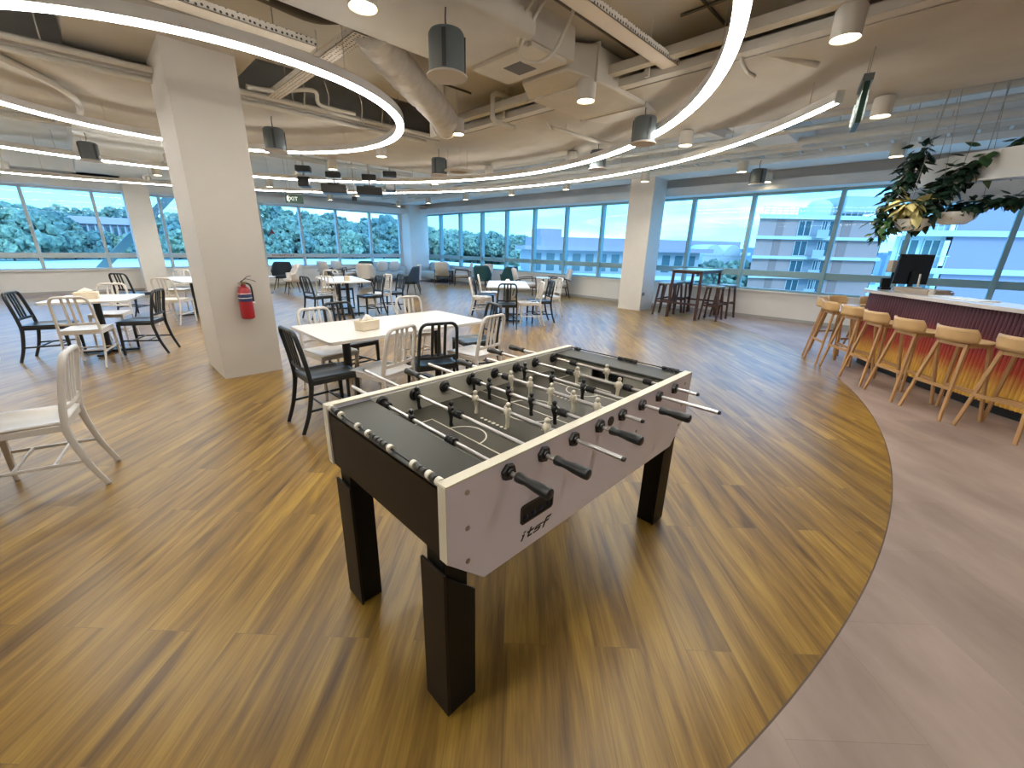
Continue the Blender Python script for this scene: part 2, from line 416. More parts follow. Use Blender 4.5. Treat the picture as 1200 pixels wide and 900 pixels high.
for k, (x, y0, y1, near, men, col, bump) in enumerate(rods):
    n0 = fy(y0) + (0.10 if near else 0); n1 = fy(y1) - (0 if near else 0.10)
    rod = MB().cyl((0, n0, RZ), (0, n1, RZ), 0.0078, n=14).build('rod', M_steel, ft)
    rod.location.x = fx(x)
    hd = handle_mesh(fy(y0)+0.129, -1) if near else handle_mesh(fy(y1)-0.129, 1)
    hd.build('handle', M_grip, rod, label='black grip handle')
    for yb in (fy(0), fy(FW)):   # hexagon bearing outside and round flange inside
        sg = -1 if yb < 0 else 1
        b = MB().cyl((0, yb, RZ), (0, yb+sg*0.012, RZ), 0.0290, 0.0265, n=6)
        b.cyl((0, yb+sg*0.011, RZ), (0, yb+sg*0.018, RZ), 0.0150, 0.0135, n=16)
        b.build('bearing', M_black, rod)
        b = MB().cyl((0, yb-sg*(PT+0.005), RZ), (0, yb-sg*(PT+0.016), RZ), 0.0310, 0.021, n=20)
        b.build('bearing_flange', M_black, rod)
    # end cap on the bare end
    yc = fy(y1) if near else fy(y0); sg = 1 if near else -1
    MB().cyl((0, yc-sg*0.004, RZ), (0, yc+sg*0.006, RZ), 0.0088, 0.0075, n=14).build('end_cap', M_black, rod)
    for y in bump:
        b = MB()
        b.cyl((0, fy(y)-0.022, RZ), (0, fy(y)+0.022, RZ), 0.0145, n=16)
        for j in range(3): b.cyl((0, fy(y)-0.018+j*0.014, RZ), (0, fy(y)-0.011+j*0.014, RZ), 0.0165, n=16)
        b.build('bumper', M_black, rod)
    for y in (PT+0.028, FW-PT-0.028):
        MB().cyl((0, fy(y)-0.010, RZ), (0, fy(y)+0.010, RZ), 0.0125, n=14).build('spring_ring', M_black, rod)
    for y in men:
        man(fy(y), random.uniform(-7, 7), 1 if col == 'b' else -1).build('player', M_manb if col == 'b' else M_manw, rod, label='black player figure' if col == 'b' else 'cream player figure')
# scoring beads on both ends: a black bar carrying black sleeves and white beads
for s, xs in ((0, 0.012), (1, FL-0.012)):
    bar = MB().cyl((fx(xs), fy(PT+0.004), 0.897), (fx(xs), fy(FW-PT-0.004), 0.897), 0.003, n=8).build('score_bar', M_black, ft)
    white = (0.742, 0.655, 0.520, 0.443, 0.300, 0.168, 0.090, 0.044) if s == 0 else ()
    for y in white:
        b = MB()
        pr = arc(0, 0, 0.0125, -60, 240, 14)+arc(0, 0, 0.0055, 240, -60, 10)
        b.prism(pr, -0.008, 0.008, Matrix.Translation((fx(xs), fy(y), 0.897)) @ Matrix.Rotation(PI/2, 4, 'X') @ Matrix.Rotation(R(20), 4, 'Z'))
        b.build('score_bead', M_score, bar, label='white score bead')
    for a, c in ((0.690, 0.735), (0.30, 0.425), (0.060, 0.155)):
        nn = max(2, int((c-a)/0.021)); b = MB()
        for j in range(nn):
            yy = a+(c-a)*(j+0.5)/nn
            b.cyl((fx(xs), fy(yy)-0.009, 0.897), (fx(xs), fy(yy)+0.009, 0.897), 0.0095, n=12)
        b.build('score_sleeve', mat('charcoal_score_bead', (0.05, 0.048, 0.045), 0.4), bar, label='charcoal score beads')
# bolts on both side panels
for yb, sg in ((0, -1), (FW, 1)):
    for x, z in ((0.072, 0.858), (0.072, 0.741), (0.072, 0.627), (1.502, 0.858), (1.502, 0.741), (1.502, 0.627), (1.031, 0.741)):
        rr = 0.0085 if x != 1.031 else 0.007
        b = MB()
        b.cyl((fx(x), fy(yb), z), (fx(x), fy(yb)+sg*0.0025, z), rr, rr*0.85, n=16)
        b.cyl((fx(x), fy(yb)+sg*0.0025, z), (fx(x), fy(yb)+sg*0.0035, z), rr*0.45, n=6)
        b.build('bolt', M_bolt, ft)
    b = MB().cyl((fx(0.800), fy(yb), 0.857), (fx(0.800), fy(yb)+sg*0.004, 0.857), 0.020, n=20)
    b.build('ball_entry', M_black, ft)
# ball return tray in the near side: black frame, dark recess, dark balls
def onside(poly, y0, y1, name, material, parent, **kw):
    n = len(poly); m = MB()
    vs = [(fx(x), fy(y0), z) for x, z in poly]+[(fx(x), fy(y1), z) for x, z in poly]
    fs = [tuple(range(n)), tuple(reversed(range(n, 2*n)))]+[((i+1) % n, i, n+i, n+(i+1) % n) for i in range(n)]
    return m.add(vs, fs).build(name, material, parent, **kw)
cx, cz, cw, ch = 0.375, 0.668, 0.165, 0.072
frame_o = [(cx+a, cz+b) for a, b in rrect(cw, ch, 0.013, 4)]; frame_i = [(cx+a, cz+b) for a, b in rrect(cw-0.014, ch-0.014, 0.008, 4)]
m = MB(); n = len(frame_o)
vs = [(fx(x), fy(-0.004), z) for x, z in frame_o]+[(fx(x), fy(-0.004), z) for x, z in frame_i]+[(fx(x), fy(0.002), z) for x, z in frame_o]+[(fx(x), fy(0.002), z) for x, z in frame_i]
fs = []
for i in range(n):
    j = (i+1) % n
    fs += [(i, j, n+j, n+i), (j, i, 2*n+i, 2*n+j), (n+i, n+j, 3*n+j, 3*n+i)]
m.add(vs, fs); tray = m.build('ball_return', M_black, ft)
onside(frame_i, -0.0006, 0.001, 'tray_recess', mat('near_black_recess', (0.004, 0.004, 0.006), 0.6), tray)
for k in range(4):
    MB().lathe([(0.0, -0.0095), (0.006, -0.008), (0.0095, -0.003), (0.0095, 0.003), (0.006, 0.008), (0, 0.0095)], 14, Matrix.Translation((fx(0.318+0.038*k), fy(0.002), 0.655))).build('ball', mat('navy_ball', (0.01, 0.012, 0.035), 0.35), tray)
# lettering i t s f: slanted strokes with cut ends
lg = MB()
def stroke(poly):
    sh = 0.55
    pts = [(fx(0.298+x+sh*(z)), 0.5665+z) for x, z in poly]
    n = len(pts)
    vs = [(x, fy(-0.0012), z) for x, z in pts]+[(x, fy(0.0), z) for x, z in pts]
    lg.add(vs, [tuple(range(n)), tuple(reversed(range(n, 2*n)))]+[((i+1) % n, i, n+i, n+(i+1) % n) for i in range(n)])
t = 0.0058
stroke([(0.000, 0), (0.008, 0), (0.008, 0.021), (-0.006, 0.021), (-0.001, 0.0165), (0.0015, 0.0165)][::1])           # i
stroke([(-0.002, 0.026), (0.008, 0.026), (0.008, 0.031), (0.0, 0.031)])                                            # dot
stroke([(0.030, 0.005), (0.034, 0.0), (0.056, 0.0), (0.053, t), (0.038, t), (0.038, 0.033), (0.030, 0.033)])       # t stem and foot
stroke([(0.022, 0.017), (0.054, 0.017), (0.057, 0.0225), (0.019, 0.0225)])                                         # t bar
stroke([(0.062, 0.0), (0.090, 0.0), (0.094, 0.004), (0.094, 0.0145), (0.070, 0.0145), (0.070, 0.0175), (0.098, 0.0175), (0.100, 0.0225), (0.066, 0.0225), (0.062, 0.019), (0.062, 0.0095), (0.086, 0.0095), (0.086, t-0.001), (0.060, t-0.001)])  # s
stroke([(0.112, -0.003), (0.120, -0.003), (0.120, 0.026), (0.138, 0.026), (0.142, 0.0335), (0.116, 0.0335), (0.112, 0.030)])   # f
stroke([(0.106, 0.0145), (0.134, 0.0145), (0.137, 0.020), (0.104, 0.020)])
lg.build('lettering', M_black, ft, smooth=False, label='black slanted itsf lettering')
# legs: an L-shaped cover on a square post
for sx in (0, 1):
    for sy in (0, 1):
        LXs = (lambda a: fx(a)) if sx == 0 else (lambda a: fx(FL-a))
        LYs = (lambda a: fy(a)) if sy == 0 else (lambda a: fy(FW-a))
        post = MB().box(LXs(0.020), LXs(0.108), LYs(0.048), LYs(0.136), 0.0, 0.66).build('leg', M_leg, ft); bevel(post, 0.003)
        th = 0.010
        def plate(pts, thick, axis, name, material):
            n = 4
            vs = []
            for d in (0, thick):
                for a, z in pts:
                    vs.append((LXs(a), LYs(0.030+d), z) if axis == 'y' else (LXs(0.006+d), LYs(a), z))
            fs = [(0, 1, 2, 3), (7, 6, 5, 4)]+[((i+1) % n, i, n+i, n+(i+1) % n) for i in range(n)]
            if (axis == 'y') == ((sx+sy) % 2 == 1): fs = [tuple(reversed(f)) for f in fs]
            if axis == 'x': fs = [tuple(reversed(f)) for f in fs]
            p = MB().add(vs, fs).build(name, material, post); bevel(p, 0.0015); return p
        plate([(0.0165, 0.008), (0.126, 0.008), (0.126, 0.466), (0.0165, 0.5775)], th, 'y', 'cover_plate', M_leg)
        plate([(0.030, 0.008), (0.152, 0.008), (0.152, 0.588), (0.030, 0.588)], th, 'x', 'end_plate', M_legside)
# ------------------------------------------------------------------ dining chairs (slat-back metal chairs)
M_cw = mat('white_painted_metal', (0.66, 0.635, 0.60), 0.36, noise=0.03)
M_cb = mat('black_painted_metal', (0.016, 0.021, 0.026), 0.33, noise=0.1)
M_foot = mat('grey_foot_glide', (0.25, 0.24, 0.23), 0.5)
def make_chair(label, M, loc, rz, group):
    t = thing('dining_chair', label, 'chair', loc, rz, group)
    # seat: dished slab, local +Y is the front
    def top(u, v):
        x = -0.2+0.4*u; y = -0.205+0.415*v
        wv = 1-0.06*(1-v)
        ex = abs(2*u-1); ey = abs(2*v-1)
        corner = max(0, ex-0.82)/0.18*max(0, ey-0.82)/0.18
        dish = 0.016*max(0, 1-(1.15*(2*u-1))**4)*max(0, 1-(1.1*(2*v-0.9))**4)
        ridge = 0.006*math.exp(-((2*u-1)/0.16)**2)*v
        lip = 0.010*max(0, (v-0.8)/0.2)**2
        return (x*wv*(1-0.03*corner), y*(1-0.02*corner), 0.462-dish+ridge-lip)
    m = MB(); m.grid(top, 17, 15)
    s = m.build('seat', M, t); solid(s, 0.014, -1)
    # apron under the seat
    a = MB()
    a.box(-0.185, 0.185, 0.178, 0.194, 0.405, 0.446); a.box(-0.178, 0.178, -0.200, -0.185, 0.405, 0.446)
    for sx in (-1, 1): a.box(sx*0.188-0.008, sx*0.188+0.008, -0.195, 0.19, 0.405, 0.446)
    bevel(a.build('seat_frame', M, t), 0.004)
    # front legs, tapered
    for sx in (-1, 1):
        l = MB().sweep([(sx*0.183, 0.180, 0.43), (sx*0.184, 0.184, 0.22), (sx*0.186, 0.188, 0.006)], rrect(0.034, 0.040, 0.010, 2), (0, 1, 0), scale=[1, 0.86, 0.66]).build('leg', M, t)
        MB().cyl((sx*0.186, 0.188, 0), (sx*0.186, 0.188, 0.008), 0.010, n=10).build('glide', M_foot, l)
    # rear legs sweep backwards
    for sx in (-1, 1):
        pth = bez([(sx*0.186, -0.198, 0.46), (sx*0.186, -0.205, 0.36), (sx*0.183, -0.245, 0.17), (sx*0.178, -0.305, 0.006)], 5)
        l = MB().sweep(pth, rrect(0.022, 0.042, 0.008, 2), (0, 1, 0.3), scale=[1-0.28*i/(len(pth)-1) for i in range(len(pth))]).build('leg', M, t)
        MB().cyl((sx*0.178, -0.305, 0), (sx*0.178, -0.305, 0.008), 0.010, n=10).build('glide', M_foot, l)
    # hoop: two posts and the rounded top rail in one bent tube
    def yb(z): return -0.200-0.075*((z-0.44)/0.42)**1.25 if z > 0.44 else -0.2
    L = [(-0.186, yb(z), z) for z in (0.43, 0.50, 0.58, 0.66)]
    left = [(-0.186+0.018*(z-0.43)/0.36, yb(z), z) for z in (0.43, 0.52, 0.61, 0.70, 0.775)]
    cor = [(-0.166+0.060*(1-math.cos(R(a))), 0, 0.785+0.065*math.sin(R(a))) for a in (15, 35, 55, 75, 90)]
    cor = [(x, yb(z), z) for x, _, z in cor]
    half = left+cor
    path = half+[(-x, y, z) for x, y, z in reversed(half)]
    MB().sweep(path, rrect(0.027, 0.036, 0.010, 2), (0, -1, 0.25)).build('back_frame', M, t, ang=50)
    # lower back rail, slightly bowed
    rail = [(x, yb(0.53)-0.014*(1-(x/0.17)**2), 0.535) for x in (-0.178, -0.11, -0.04, 0.04, 0.11, 0.178)]
    MB().sweep(rail, rrect(0.018, 0.030, 0.006, 2), (0, 0, 1)).build('lower_back_rail', M, t)
    for k in (-1, 0, 1):
        p = [(k*0.058, yb(z)-0.010*(1-(z-0.53)/0.32), z) for z in (0.53, 0.64, 0.75, 0.842)]
        MB().sweep(p, rrect(0.027, 0.014, 0.004, 2), (0, -1, 0.2)).build('back_slat', M, t)
    # stretchers
    for sx in (-1, 1):
        MB().sweep([(sx*0.185, 0.183, 0.20), (sx*0.182, -0.238, 0.19)], rrect(0.014, 0.020, 0.004, 2), (0, 0, 1)).build('side_stretcher', M, t)
    MB().sweep([(-0.184, 0.07, 0.198), (0.184, 0.07, 0.198)], rrect(0.014, 0.018, 0.004, 2), (0, 0, 1)).build('cross_stretcher', M, t)
    MB().sweep([(-0.184, -0.10, 0.193), (0.184, -0.10, 0.193)], rrect(0.014, 0.018, 0.004, 2), (0, 0, 1)).build('cross_stretcher', M, t)
    return t
G1 = 'slat-back dining chairs'
proto = {}
SW = {'w': {}, 'b': {'white_painted_metal': M_cb}}
def chair(x, y, rz, c, label):
    if 'w' not in proto:
        proto['w'] = make_chair(label, M_cw, (x, y, 0), rz, G1)
        if c == 'w': return proto['w']
        raise RuntimeError
    return dup(proto['w'], (x, y, 0), rz, label, G1, SW[c] or None)
for a in (
    # long white table behind the football table
    (1.60, 4.16, 186, 'w', 'white slat-back chair behind the left end of the long table, seat facing the camera'),
    (1.28, 3.47, -90, 'b', 'black slat-back chair at the left end of the long table, seen side-on'),
    (1.99, 4.46, 188, 'b', 'black slat-back chair behind the long table, next to the tissue box'),
    (2.88, 4.50, 172, 'w', 'white slat-back chair behind the far right part of the long table'),
    (1.67, 3.23, 17, 'w', 'white slat-back chair nearest the football table corner, turned with its back to it'),
    (2.17, 3.18, -18, 'b', 'black slat-back chair between two white ones in front of the long table'),
    (2.72, 3.20, 8, 'w', 'white slat-back chair at the right front of the long table, behind the black grips'),
    (3.10, 3.64, 76, 'b', 'black slat-back chair at the right end of the long table'),
    # square table left of the pillar
    (-0.50, 7.76, -108, 'b', 'black slat-back chair on the left of the square table, against the bright floor'),
    (-0.17, 7.12, -18, 'w', 'white slat-back chair in front of the square table with the tissue box'),
    (0.09, 8.42, 160, 'w', 'white slat-back chair behind the square table, under the window sill'),
    (0.36, 7.46, 63, 'b', 'black slat-back chair on the right of the square table, by the white pillar'),
    # table partly hidden by the pillar
    (0.55, 11.35, -45, 'b', 'black slat-back chair left of the half-hidden table beside the pillar'),
    (1.03, 9.82, -38, 'w', 'white slat-back chair in front of the half-hidden table beside the pillar'),
    (1.35, 11.85, 150, 'w', 'white slat-back chair behind the half-hidden table beside the pillar'),
    (1.80, 11.7, 170, 'b', 'black chair top peeping out at the left edge of the white pillar'),
    # big chair at the left edge
    (-0.46, 3.62, 80, 'w', 'large white slat-back chair seen side-on at the left edge of the photo'),
    # table in the middle distance, left
    (3.30, 8.86, -80, 'b', 'black slat-back chair at the left end of the middle-distance table with a tissue box'),
    (3.50, 8.98, -20, 'w', 'white slat-back chair in front of the middle-distance table, beside the black end chair'),
    (4.42, 10.25, -95, 'b', 'black slat-back chair behind the left side of the middle-distance table'),
    (4.22, 10.50, 150, 'w', 'white slat-back chair just showing behind the middle-distance table'),
    (4.20, 8.40, 92, 'b', 'nearest black slat-back chair on the right side of the middle-distance table'),
    (4.52, 8.62, 92, 'w', 'white slat-back chair between two black ones, right side of the middle-distance table'),
    (4.86, 8.66, 84, 'b', 'black slat-back chair nearest the navy tub chair'),
    # table in the middle distance, right
    (6.02, 6.80, -132, 'w', 'nearest white slat-back chair on the left side of the right-hand far table'),
    (6.36, 7.08, -132, 'b', 'black slat-back chair between two white ones, left side of the right-hand far table'),
    (6.80, 7.42, -132, 'w', 'farthest white slat-back chair on the left side of the right-hand far table'),
    (5.62, 5.66, -38, 'b', 'black slat-back chair at the near end of the right-hand far table'),
    (6.16, 5.56, 55, 'w', 'nearest white slat-back chair on the right side of the right-hand far table'),
    (6.55, 5.62, 60, 'b', 'black slat-back chair between two white ones, right side of the right-hand far table'),
    (7.34, 6.02, 60, 'w', 'farthest white slat-back chair on the right side of the right-hand far table'),
): chair(*a)

# ------------------------------------------------------------------ white tables on black pedestals
M_tab = mat('white_laminate_tabletop', (0.68, 0.66, 0.62), 0.30, noise=0.03, nscale=2)
M_ped = mat('black_table_pedestal', (0.014, 0.015, 0.017), 0.4)
def table(x, y, rz, lx, ly, label, posts, tw=0.5):
    t = thing('dining_table', label, 'table', (x, y, 0), rz, 'white dining tables on black pedestals')
    m = MB().prism([(a, b) for a, b in rrect(lx, ly, 0.035, 4)], 0.715, 0.742)
    bevel(m.build('tabletop', M_tab, t), 0.003)
    for px in posts:
        p = MB().cyl((px, 0, 0.03), (px, 0, 0.70), 0.038, n=18).build('post', M_ped, t)
        f = MB()
        if len(posts) > 1:
            f.box(px-0.035, px+0.035, -tw/2-0.06, tw/2+0.06, 0.008, 0.036)
        else:
            f.box(px-0.035, px+0.035, -0.33, 0.33, 0.008, 0.034); f.box(px-0.33, px+0.33, -0.035, 0.035, 0.0085, 0.0345)
        for q in ((0, tw/2), (0, -tw/2)): f.cyl((px, q[1], 0), (px, q[1], 0.012), 0.02, n=12)
        bevel(f.build('pedestal_foot', M_ped, t), 0.005)
        MB().box(px-0.06, px+0.06, -tw/2, tw/2, 0.690, 0.715).build('top_bracket', M_ped, t)
    return t
table(2.10, 3.71, 0, 1.70, 0.92, 'long white table with black pedestals just behind the football table', (-0.52, 0.52))
table(-0.03, 7.78, -18, 0.86, 0.86, 'square white table with a tissue box, left of the white pillar', (0,))
table(1.70, 10.75, 6, 1.15, 1.5, 'white table half hidden behind the left side of the pillar', (-0.25,))
table(-1.40, 3.75, 0, 1.72, 0.90, 'white table of which only one corner shows at the left edge of the photo', (-0.5, 0.5))
table(4.02, 9.30, 78, 1.75, 0.84, 'white table in the middle distance in front of the tub chairs', (-0.45, 0.45))
table(6.40, 6.40, 46, 1.60, 0.86, 'white table in the middle distance towards the right-hand windows', (-0.45, 0.45))

# ------------------------------------------------------------------ tissue boxes
M_kraft = mat('cream_card', (0.72, 0.62, 0.47), 0.6, noise=0.05)
M_tissue = mat('white_tissue_paper', (0.86, 0.82, 0.76), 0.8)
def tissue(x, y, rz, label, sc=1.0):
    t = thing('tissue_box', label, 'tissue box', (x, y, 0.742), rz, 'tissue boxes on the tables')
    m = MB(); h = 0.088
    w, d = 0.205*sc, 0.12*sc
    # slightly flared box with slot
    vs = [(-w/2*.94, -d/2*.94, 0), (w/2*.94, -d/2*.94, 0), (w/2*.94, d/2*.94, 0), (-w/2*.94, d/2*.94, 0), (-w/2, -d/2, h), (w/2, -d/2, h), (w/2, d/2, h), (-w/2, d/2, h)]
    m.add(vs, [(3, 2, 1, 0), (4, 5, 6, 7), (0, 1, 5, 4), (1, 2, 6, 5), (2, 3, 7, 6), (3, 0, 4, 7)])
    bevel(m.build('box', M_kraft, t), 0.006, 3)
    # folded sheet standing out of the slot
    q = MB(); n = 9
    for s in (-1, 1):
        q.grid(lambda u, v, s=s: ((-0.075+0.15*u)*(1-0.62*v)*sc+0.006*math.sin(9*u), s*(0.018*(1-v)+0.004*math.sin(14*u+s)*(1-v)), h+0.058*v*(1-0.35*abs(2*u-1))), n, 5)
    solid(q.build('tissue', M_tissue, t), 0.0015, 0)
tissue(1.74, 3.58, 12, 'cream tissue box on the long white table, nearest the camera')
tissue(-0.10, 7.72, -10, 'cream tissue box on the square table left of the pillar', 1.15)
tissue(3.93, 8.85, 70, 'cream tissue box on the middle-distance table before the tub chairs', 0.95)
t = thing('napkin_stack', 'crumpled pile of white napkins on the right-hand far table', 'napkins', (6.62, 6.62, 0.742), 20)
M0 = MB()
M0.grid(lambda u, v: ((0.10-0.055*v)*math.cos(2*PI*u)*(1+0.12*math.sin(5*2*PI*u+3*v)), (0.075-0.05*v)*math.sin(2*PI*u)*(1+0.12*math.cos(4*2*PI*u)), 0.095*v*(1-0.25*v)+0.012*math.sin(6*PI*u)*v), 22, 8, True)
M0.cyl((0, 0, 0.060), (0, 0, 0.075), 0.045, 0.03, n=16)
M0.build('napkin', M_tissue, t, ang=60)

# ------------------------------------------------------------------ fire extinguisher on the pillar
M_red = mat('red_enamel', (0.34, 0.014, 0.020), 0.30, noise=0.04)
ex = thing('fire_extinguisher', 'red fire extinguisher hanging on the white pillar', 'fire extinguisher', (1.165, 5.27, 0.68), 0)
MB().lathe([(0.0, 0.0), (0.058, 0.0), (0.066, 0.010), (0.067, 0.05), (0.067, 0.275), (0.060, 0.310), (0.042, 0.338), (0.024, 0.350), (0.022, 0.372)], 28).build('cylinder', M_red, ex)
MB().lathe([(0.0675, 0.19), (0.0678, 0.191), (0.0678, 0.265), (0.0674, 0.266)], 28, cap=False).build('label_band', mat('dark_blue_label', (0.02, 0.03, 0.10), 0.4), ex, label='dark blue printed band')
b = MB()
for z in (0.272, 0.225): b.lathe([(0.0685, z), (0.0689, z+0.001), (0.0689, z+0.006), (0.0685, z+0.007)], 28, cap=False)
b.build('label_stripe', mat('white_print', (0.75, 0.73, 0.7), 0.5), ex, label='white printed lines')
v = MB().cyl((0, 0, 0.370), (0, 0, 0.400), 0.018, n=14).cyl((-0.03, 0, 0.388), (0.035, 0, 0.388), 0.010, n=10)
v.build('valve', mat('brass_valve', (0.35, 0.25, 0.10), 0.35, metal=1.0), ex)
MB().sweep([(-0.02, 0, 0.402), (0.03, -0.005, 0.432), (0.10, -0.01, 0.412), (0.125, -0.01, 0.395)], rect(0.018, 0.006), (0, 0, 1)).build('carry_handle', M_black, ex)
MB().sweep([(-0.02, 0, 0.395), (0.05, -0.008, 0.455), (0.085, -0.012, 0.462)], rect(0.018, 0.005), (0, 0, 1)).build('squeeze_lever', M_black, ex)
MB().cyl((-0.035, -0.01, 0.385), (-0.035, -0.03, 0.385), 0.014, n=14).build('gauge', M_bolt, ex)
MB().tube(bez([(0.03, 0, 0.385), (0.066, -0.012, 0.36), (0.074, -0.016, 0.28), (0.072, -0.016, 0.16)], 5), 0.009, 8).build('hose', M_black, ex)
MB().box(-0.03, 0.03, 0.060, 0.1015, 0.27, 0.34).build('wall_bracket', M_red, ex)
MB().box(0.055, 0.085, -0.035, -0.02, 0.165, 0.185).build('paper_tag', M_tissue, ex)

# ------------------------------------------------------------------ high table with stools
M_dwood = mat('dark_red_brown_wood', (0.060, 0.020, 0.016), 0.4, noise=0.25, nscale=8)
M_dtop = mat('slate_grey_tabletop', (0.14, 0.17, 0.18), 0.25)
ht = thing('high_table', 'tall dark wooden bar table standing by the right-hand windows', 'high table', (10.18, 3.88, 0))
bevel(MB().box(-0.62, 0.62, -0.36, 0.36, 1.065, 1.095).build('tabletop', M_dtop, ht), 0.004)
m = MB()
for sx in (-1, 1): m.box(sx*0.57-0.02, sx*0.57+0.02, -0.30, 0.30, 1.01, 1.065)
for sy in (-1, 1): m.box(-0.57, 0.57, sy*0.31-0.015, sy*0.31+0.015, 1.01, 1.065)
m.build('frame', M_dwood, ht)
for sx in (-1, 1):
    for sy in (-1, 1):
        MB().sweep([(sx*0.57, sy*0.31, 1.06), (sx*0.59, sy*0.33, 0)], rect(0.05, 0.05), (0, 1, 0)).build('leg', M_dwood, ht)
    MB().box(sx*0.585-0.015, sx*0.585+0.015, -0.32, 0.32, 0.32, 0.36).build('foot_rail', M_dwood, ht)
def make_stool(loc, rz, label):
    t = thing('wooden_stool', label, 'stool', loc, rz, 'dark stools round the high table')
    s = MB().prism(rrect(0.36, 0.34, 0.03, 3), 0.735, 0.765).build('seat', mat('grey_stool_seat', (0.20, 0.24, 0.25), 0.35), t); bevel(s, 0.006)
    for sx in (-1, 1):
        for sy in (-1, 1):
            MB().sweep([(sx*0.135, sy*0.125, 0.735), (sx*0.20, sy*0.185, 0)], rect(0.036, 0.036), (0, 1, 0)).build('leg', M_dwood, t)
    for sx in (-1, 1):
        MB().box(sx*0.172-0.011, sx*0.172+0.011, -0.155, 0.155, 0.31, 0.345).build('foot_rail', M_dwood, t)
    for sy in (-1, 1):
        MB().box(-0.16, 0.16, sy*0.155-0.011, sy*0.155+0.011, 0.35, 0.385).build('foot_rail', M_dwood, t)
    m = MB()
    for sy in (-1, 1): m.box(-0.13, 0.13, sy*0.127-0.010, sy*0.127+0.010, 0.69, 0.735)
    m.build('seat_rail', M_dwood, t)
    return t
st0 = make_stool((9.85, 4.42, 0), 4, 'dark wooden stool left of the high table, nearest the pillar')
for x, y, rz, lb in ((10.30, 4.45, -3, 'dark wooden stool in the middle on the left side of the high table'), (10.72, 4.40, 5, 'dark wooden stool at the window end, left side of the high table'),
                     (9.98, 3.36, 3, 'dark wooden stool at the front right of the high table'), (10.62, 3.32, -6, 'dark wooden stool at the back right of the high table, nearest the window sill')):
    dup(st0, (x, y, 0), rz, lb)

# ------------------------------------------------------------------ bar with ribbed front
M_ash = mat('pale_ash_wood', (0.60, 0.40, 0.20), 0.42, noise=0.10, nscale=7)
M_ashd = mat('ash_leg_wood', (0.47, 0.27, 0.115), 0.45, noise=0.15, nscale=9)
M_ctop = mat('white_stone_counter', (0.66, 0.63, 0.61), 0.25, noise=0.05, nscale=4)
bar_pts = [(8.45, -0.05), (8.22, 0.33), (7.90, 0.55), (7.55, 0.46), (7.20, 0.16), (6.80, -0.16), (6.40, -0.50), (6.05, -0.86), (5.78, -1.28), (5.60, -1.80), (5.52, -2.40), (5.50, -3.1)]
face = [Vector((p.x, p.y, 0)) for p in bez([(x, y, 0) for x, y in bar_pts], 14)]
def offset(path, d):
    out = []
    for i, p in enumerate(path):
        t = (path[min(i+1, len(path)-1)]-path[max(i-1, 0)]).normalized()
        out.append(p+Vector((t.y, -t.x, 0))*d)       # positive: away from the room, into the bar
    return out
# resample evenly for the ribs
def resample(path, step):
    out = [path[0].copy()]; acc = 0
    for a, b in zip(path, path[1:]):
        L = (b-a).length; pos = step-acc
        while pos <= L:
            out.append(a.lerp(b, pos/L)); pos += step
        acc = (acc+L) % step
    return out
bar = thing('bar_counter', 'curved bar with a plum, red and yellow ribbed front and white counter', 'bar', (0, 0, 0))
fine = resample(face, 0.0065)
SGN = -1
def wave(i): return 0.014*abs(math.sin(PI*i*0.0065/0.039))
def off1(path, i, d):
    t = (path[min(i+1, len(path)-1)]-path[max(i-1, 0)]).normalized()
    return path[i]+Vector((t.y, -t.x, 0))*d
m = MB(); n = len(fine)
out = [off1(fine, i, wave(i)) for i in range(n)]
vs = [(p.x, p.y, 0.10) for p in out]+[(p.x, p.y, 1.00) for p in out]
m.add(vs, [(i+1, i, n+i, n+i+1) for i in range(n-1)])
m.build('ribbed_front', mat_bar_front(), bar, ang=60)
# plinth, body and counter slab follow the same curve
def band(path, d0, d1, z0, z1):
    a = [off1(path, i, d0) for i in range(len(path))]; b = [off1(path, i, d1) for i in range(len(path))]
    k = len(path); m = MB()
    vs = [(p.x, p.y, z) for z in (z0, z1) for p in a+b]
    N2 = 2*k; fs = []
    for i in range(k-1):
        fs += [(i, i+1, k+i+1, k+i), (N2+i+1, N2+i, N2+k+i, N2+k+i+1), (i+1, i, N2+i, N2+i+1), (k+i, k+i+1, N2+k+i+1, N2+k+i)]
    fs += [(0, k, N2+k, N2), (k-1, N2+k-1, N2+2*k-1, 2*k-1)]
    return m.add(vs, fs)
coarse = resample(face, 0.05)
band(coarse, -0.06, -0.12, 0.0, 0.10).build('plinth', mat('black_plinth', (0.01, 0.01, 0.01), 0.6), bar)
band(coarse, -0.02, -0.06, 0.08, 1.01).build('body', mat('dark_bar_body', (0.05, 0.02, 0.02), 0.6), bar)
bevel(band(coarse, 0.085, -0.42, 1.005, 1.045).build('counter_top', M_ctop, bar), 0.004)
bevel(band(coarse, -0.50, -0.95, 0.86, 0.90).build('work_top', M_ctop, bar), 0.004)
band(coarse, -0.46, -0.50, 0.0, 0.90).build('inner_panel', mat('grey_bar_inside', (0.3, 0.3, 0.31), 0.6), bar)
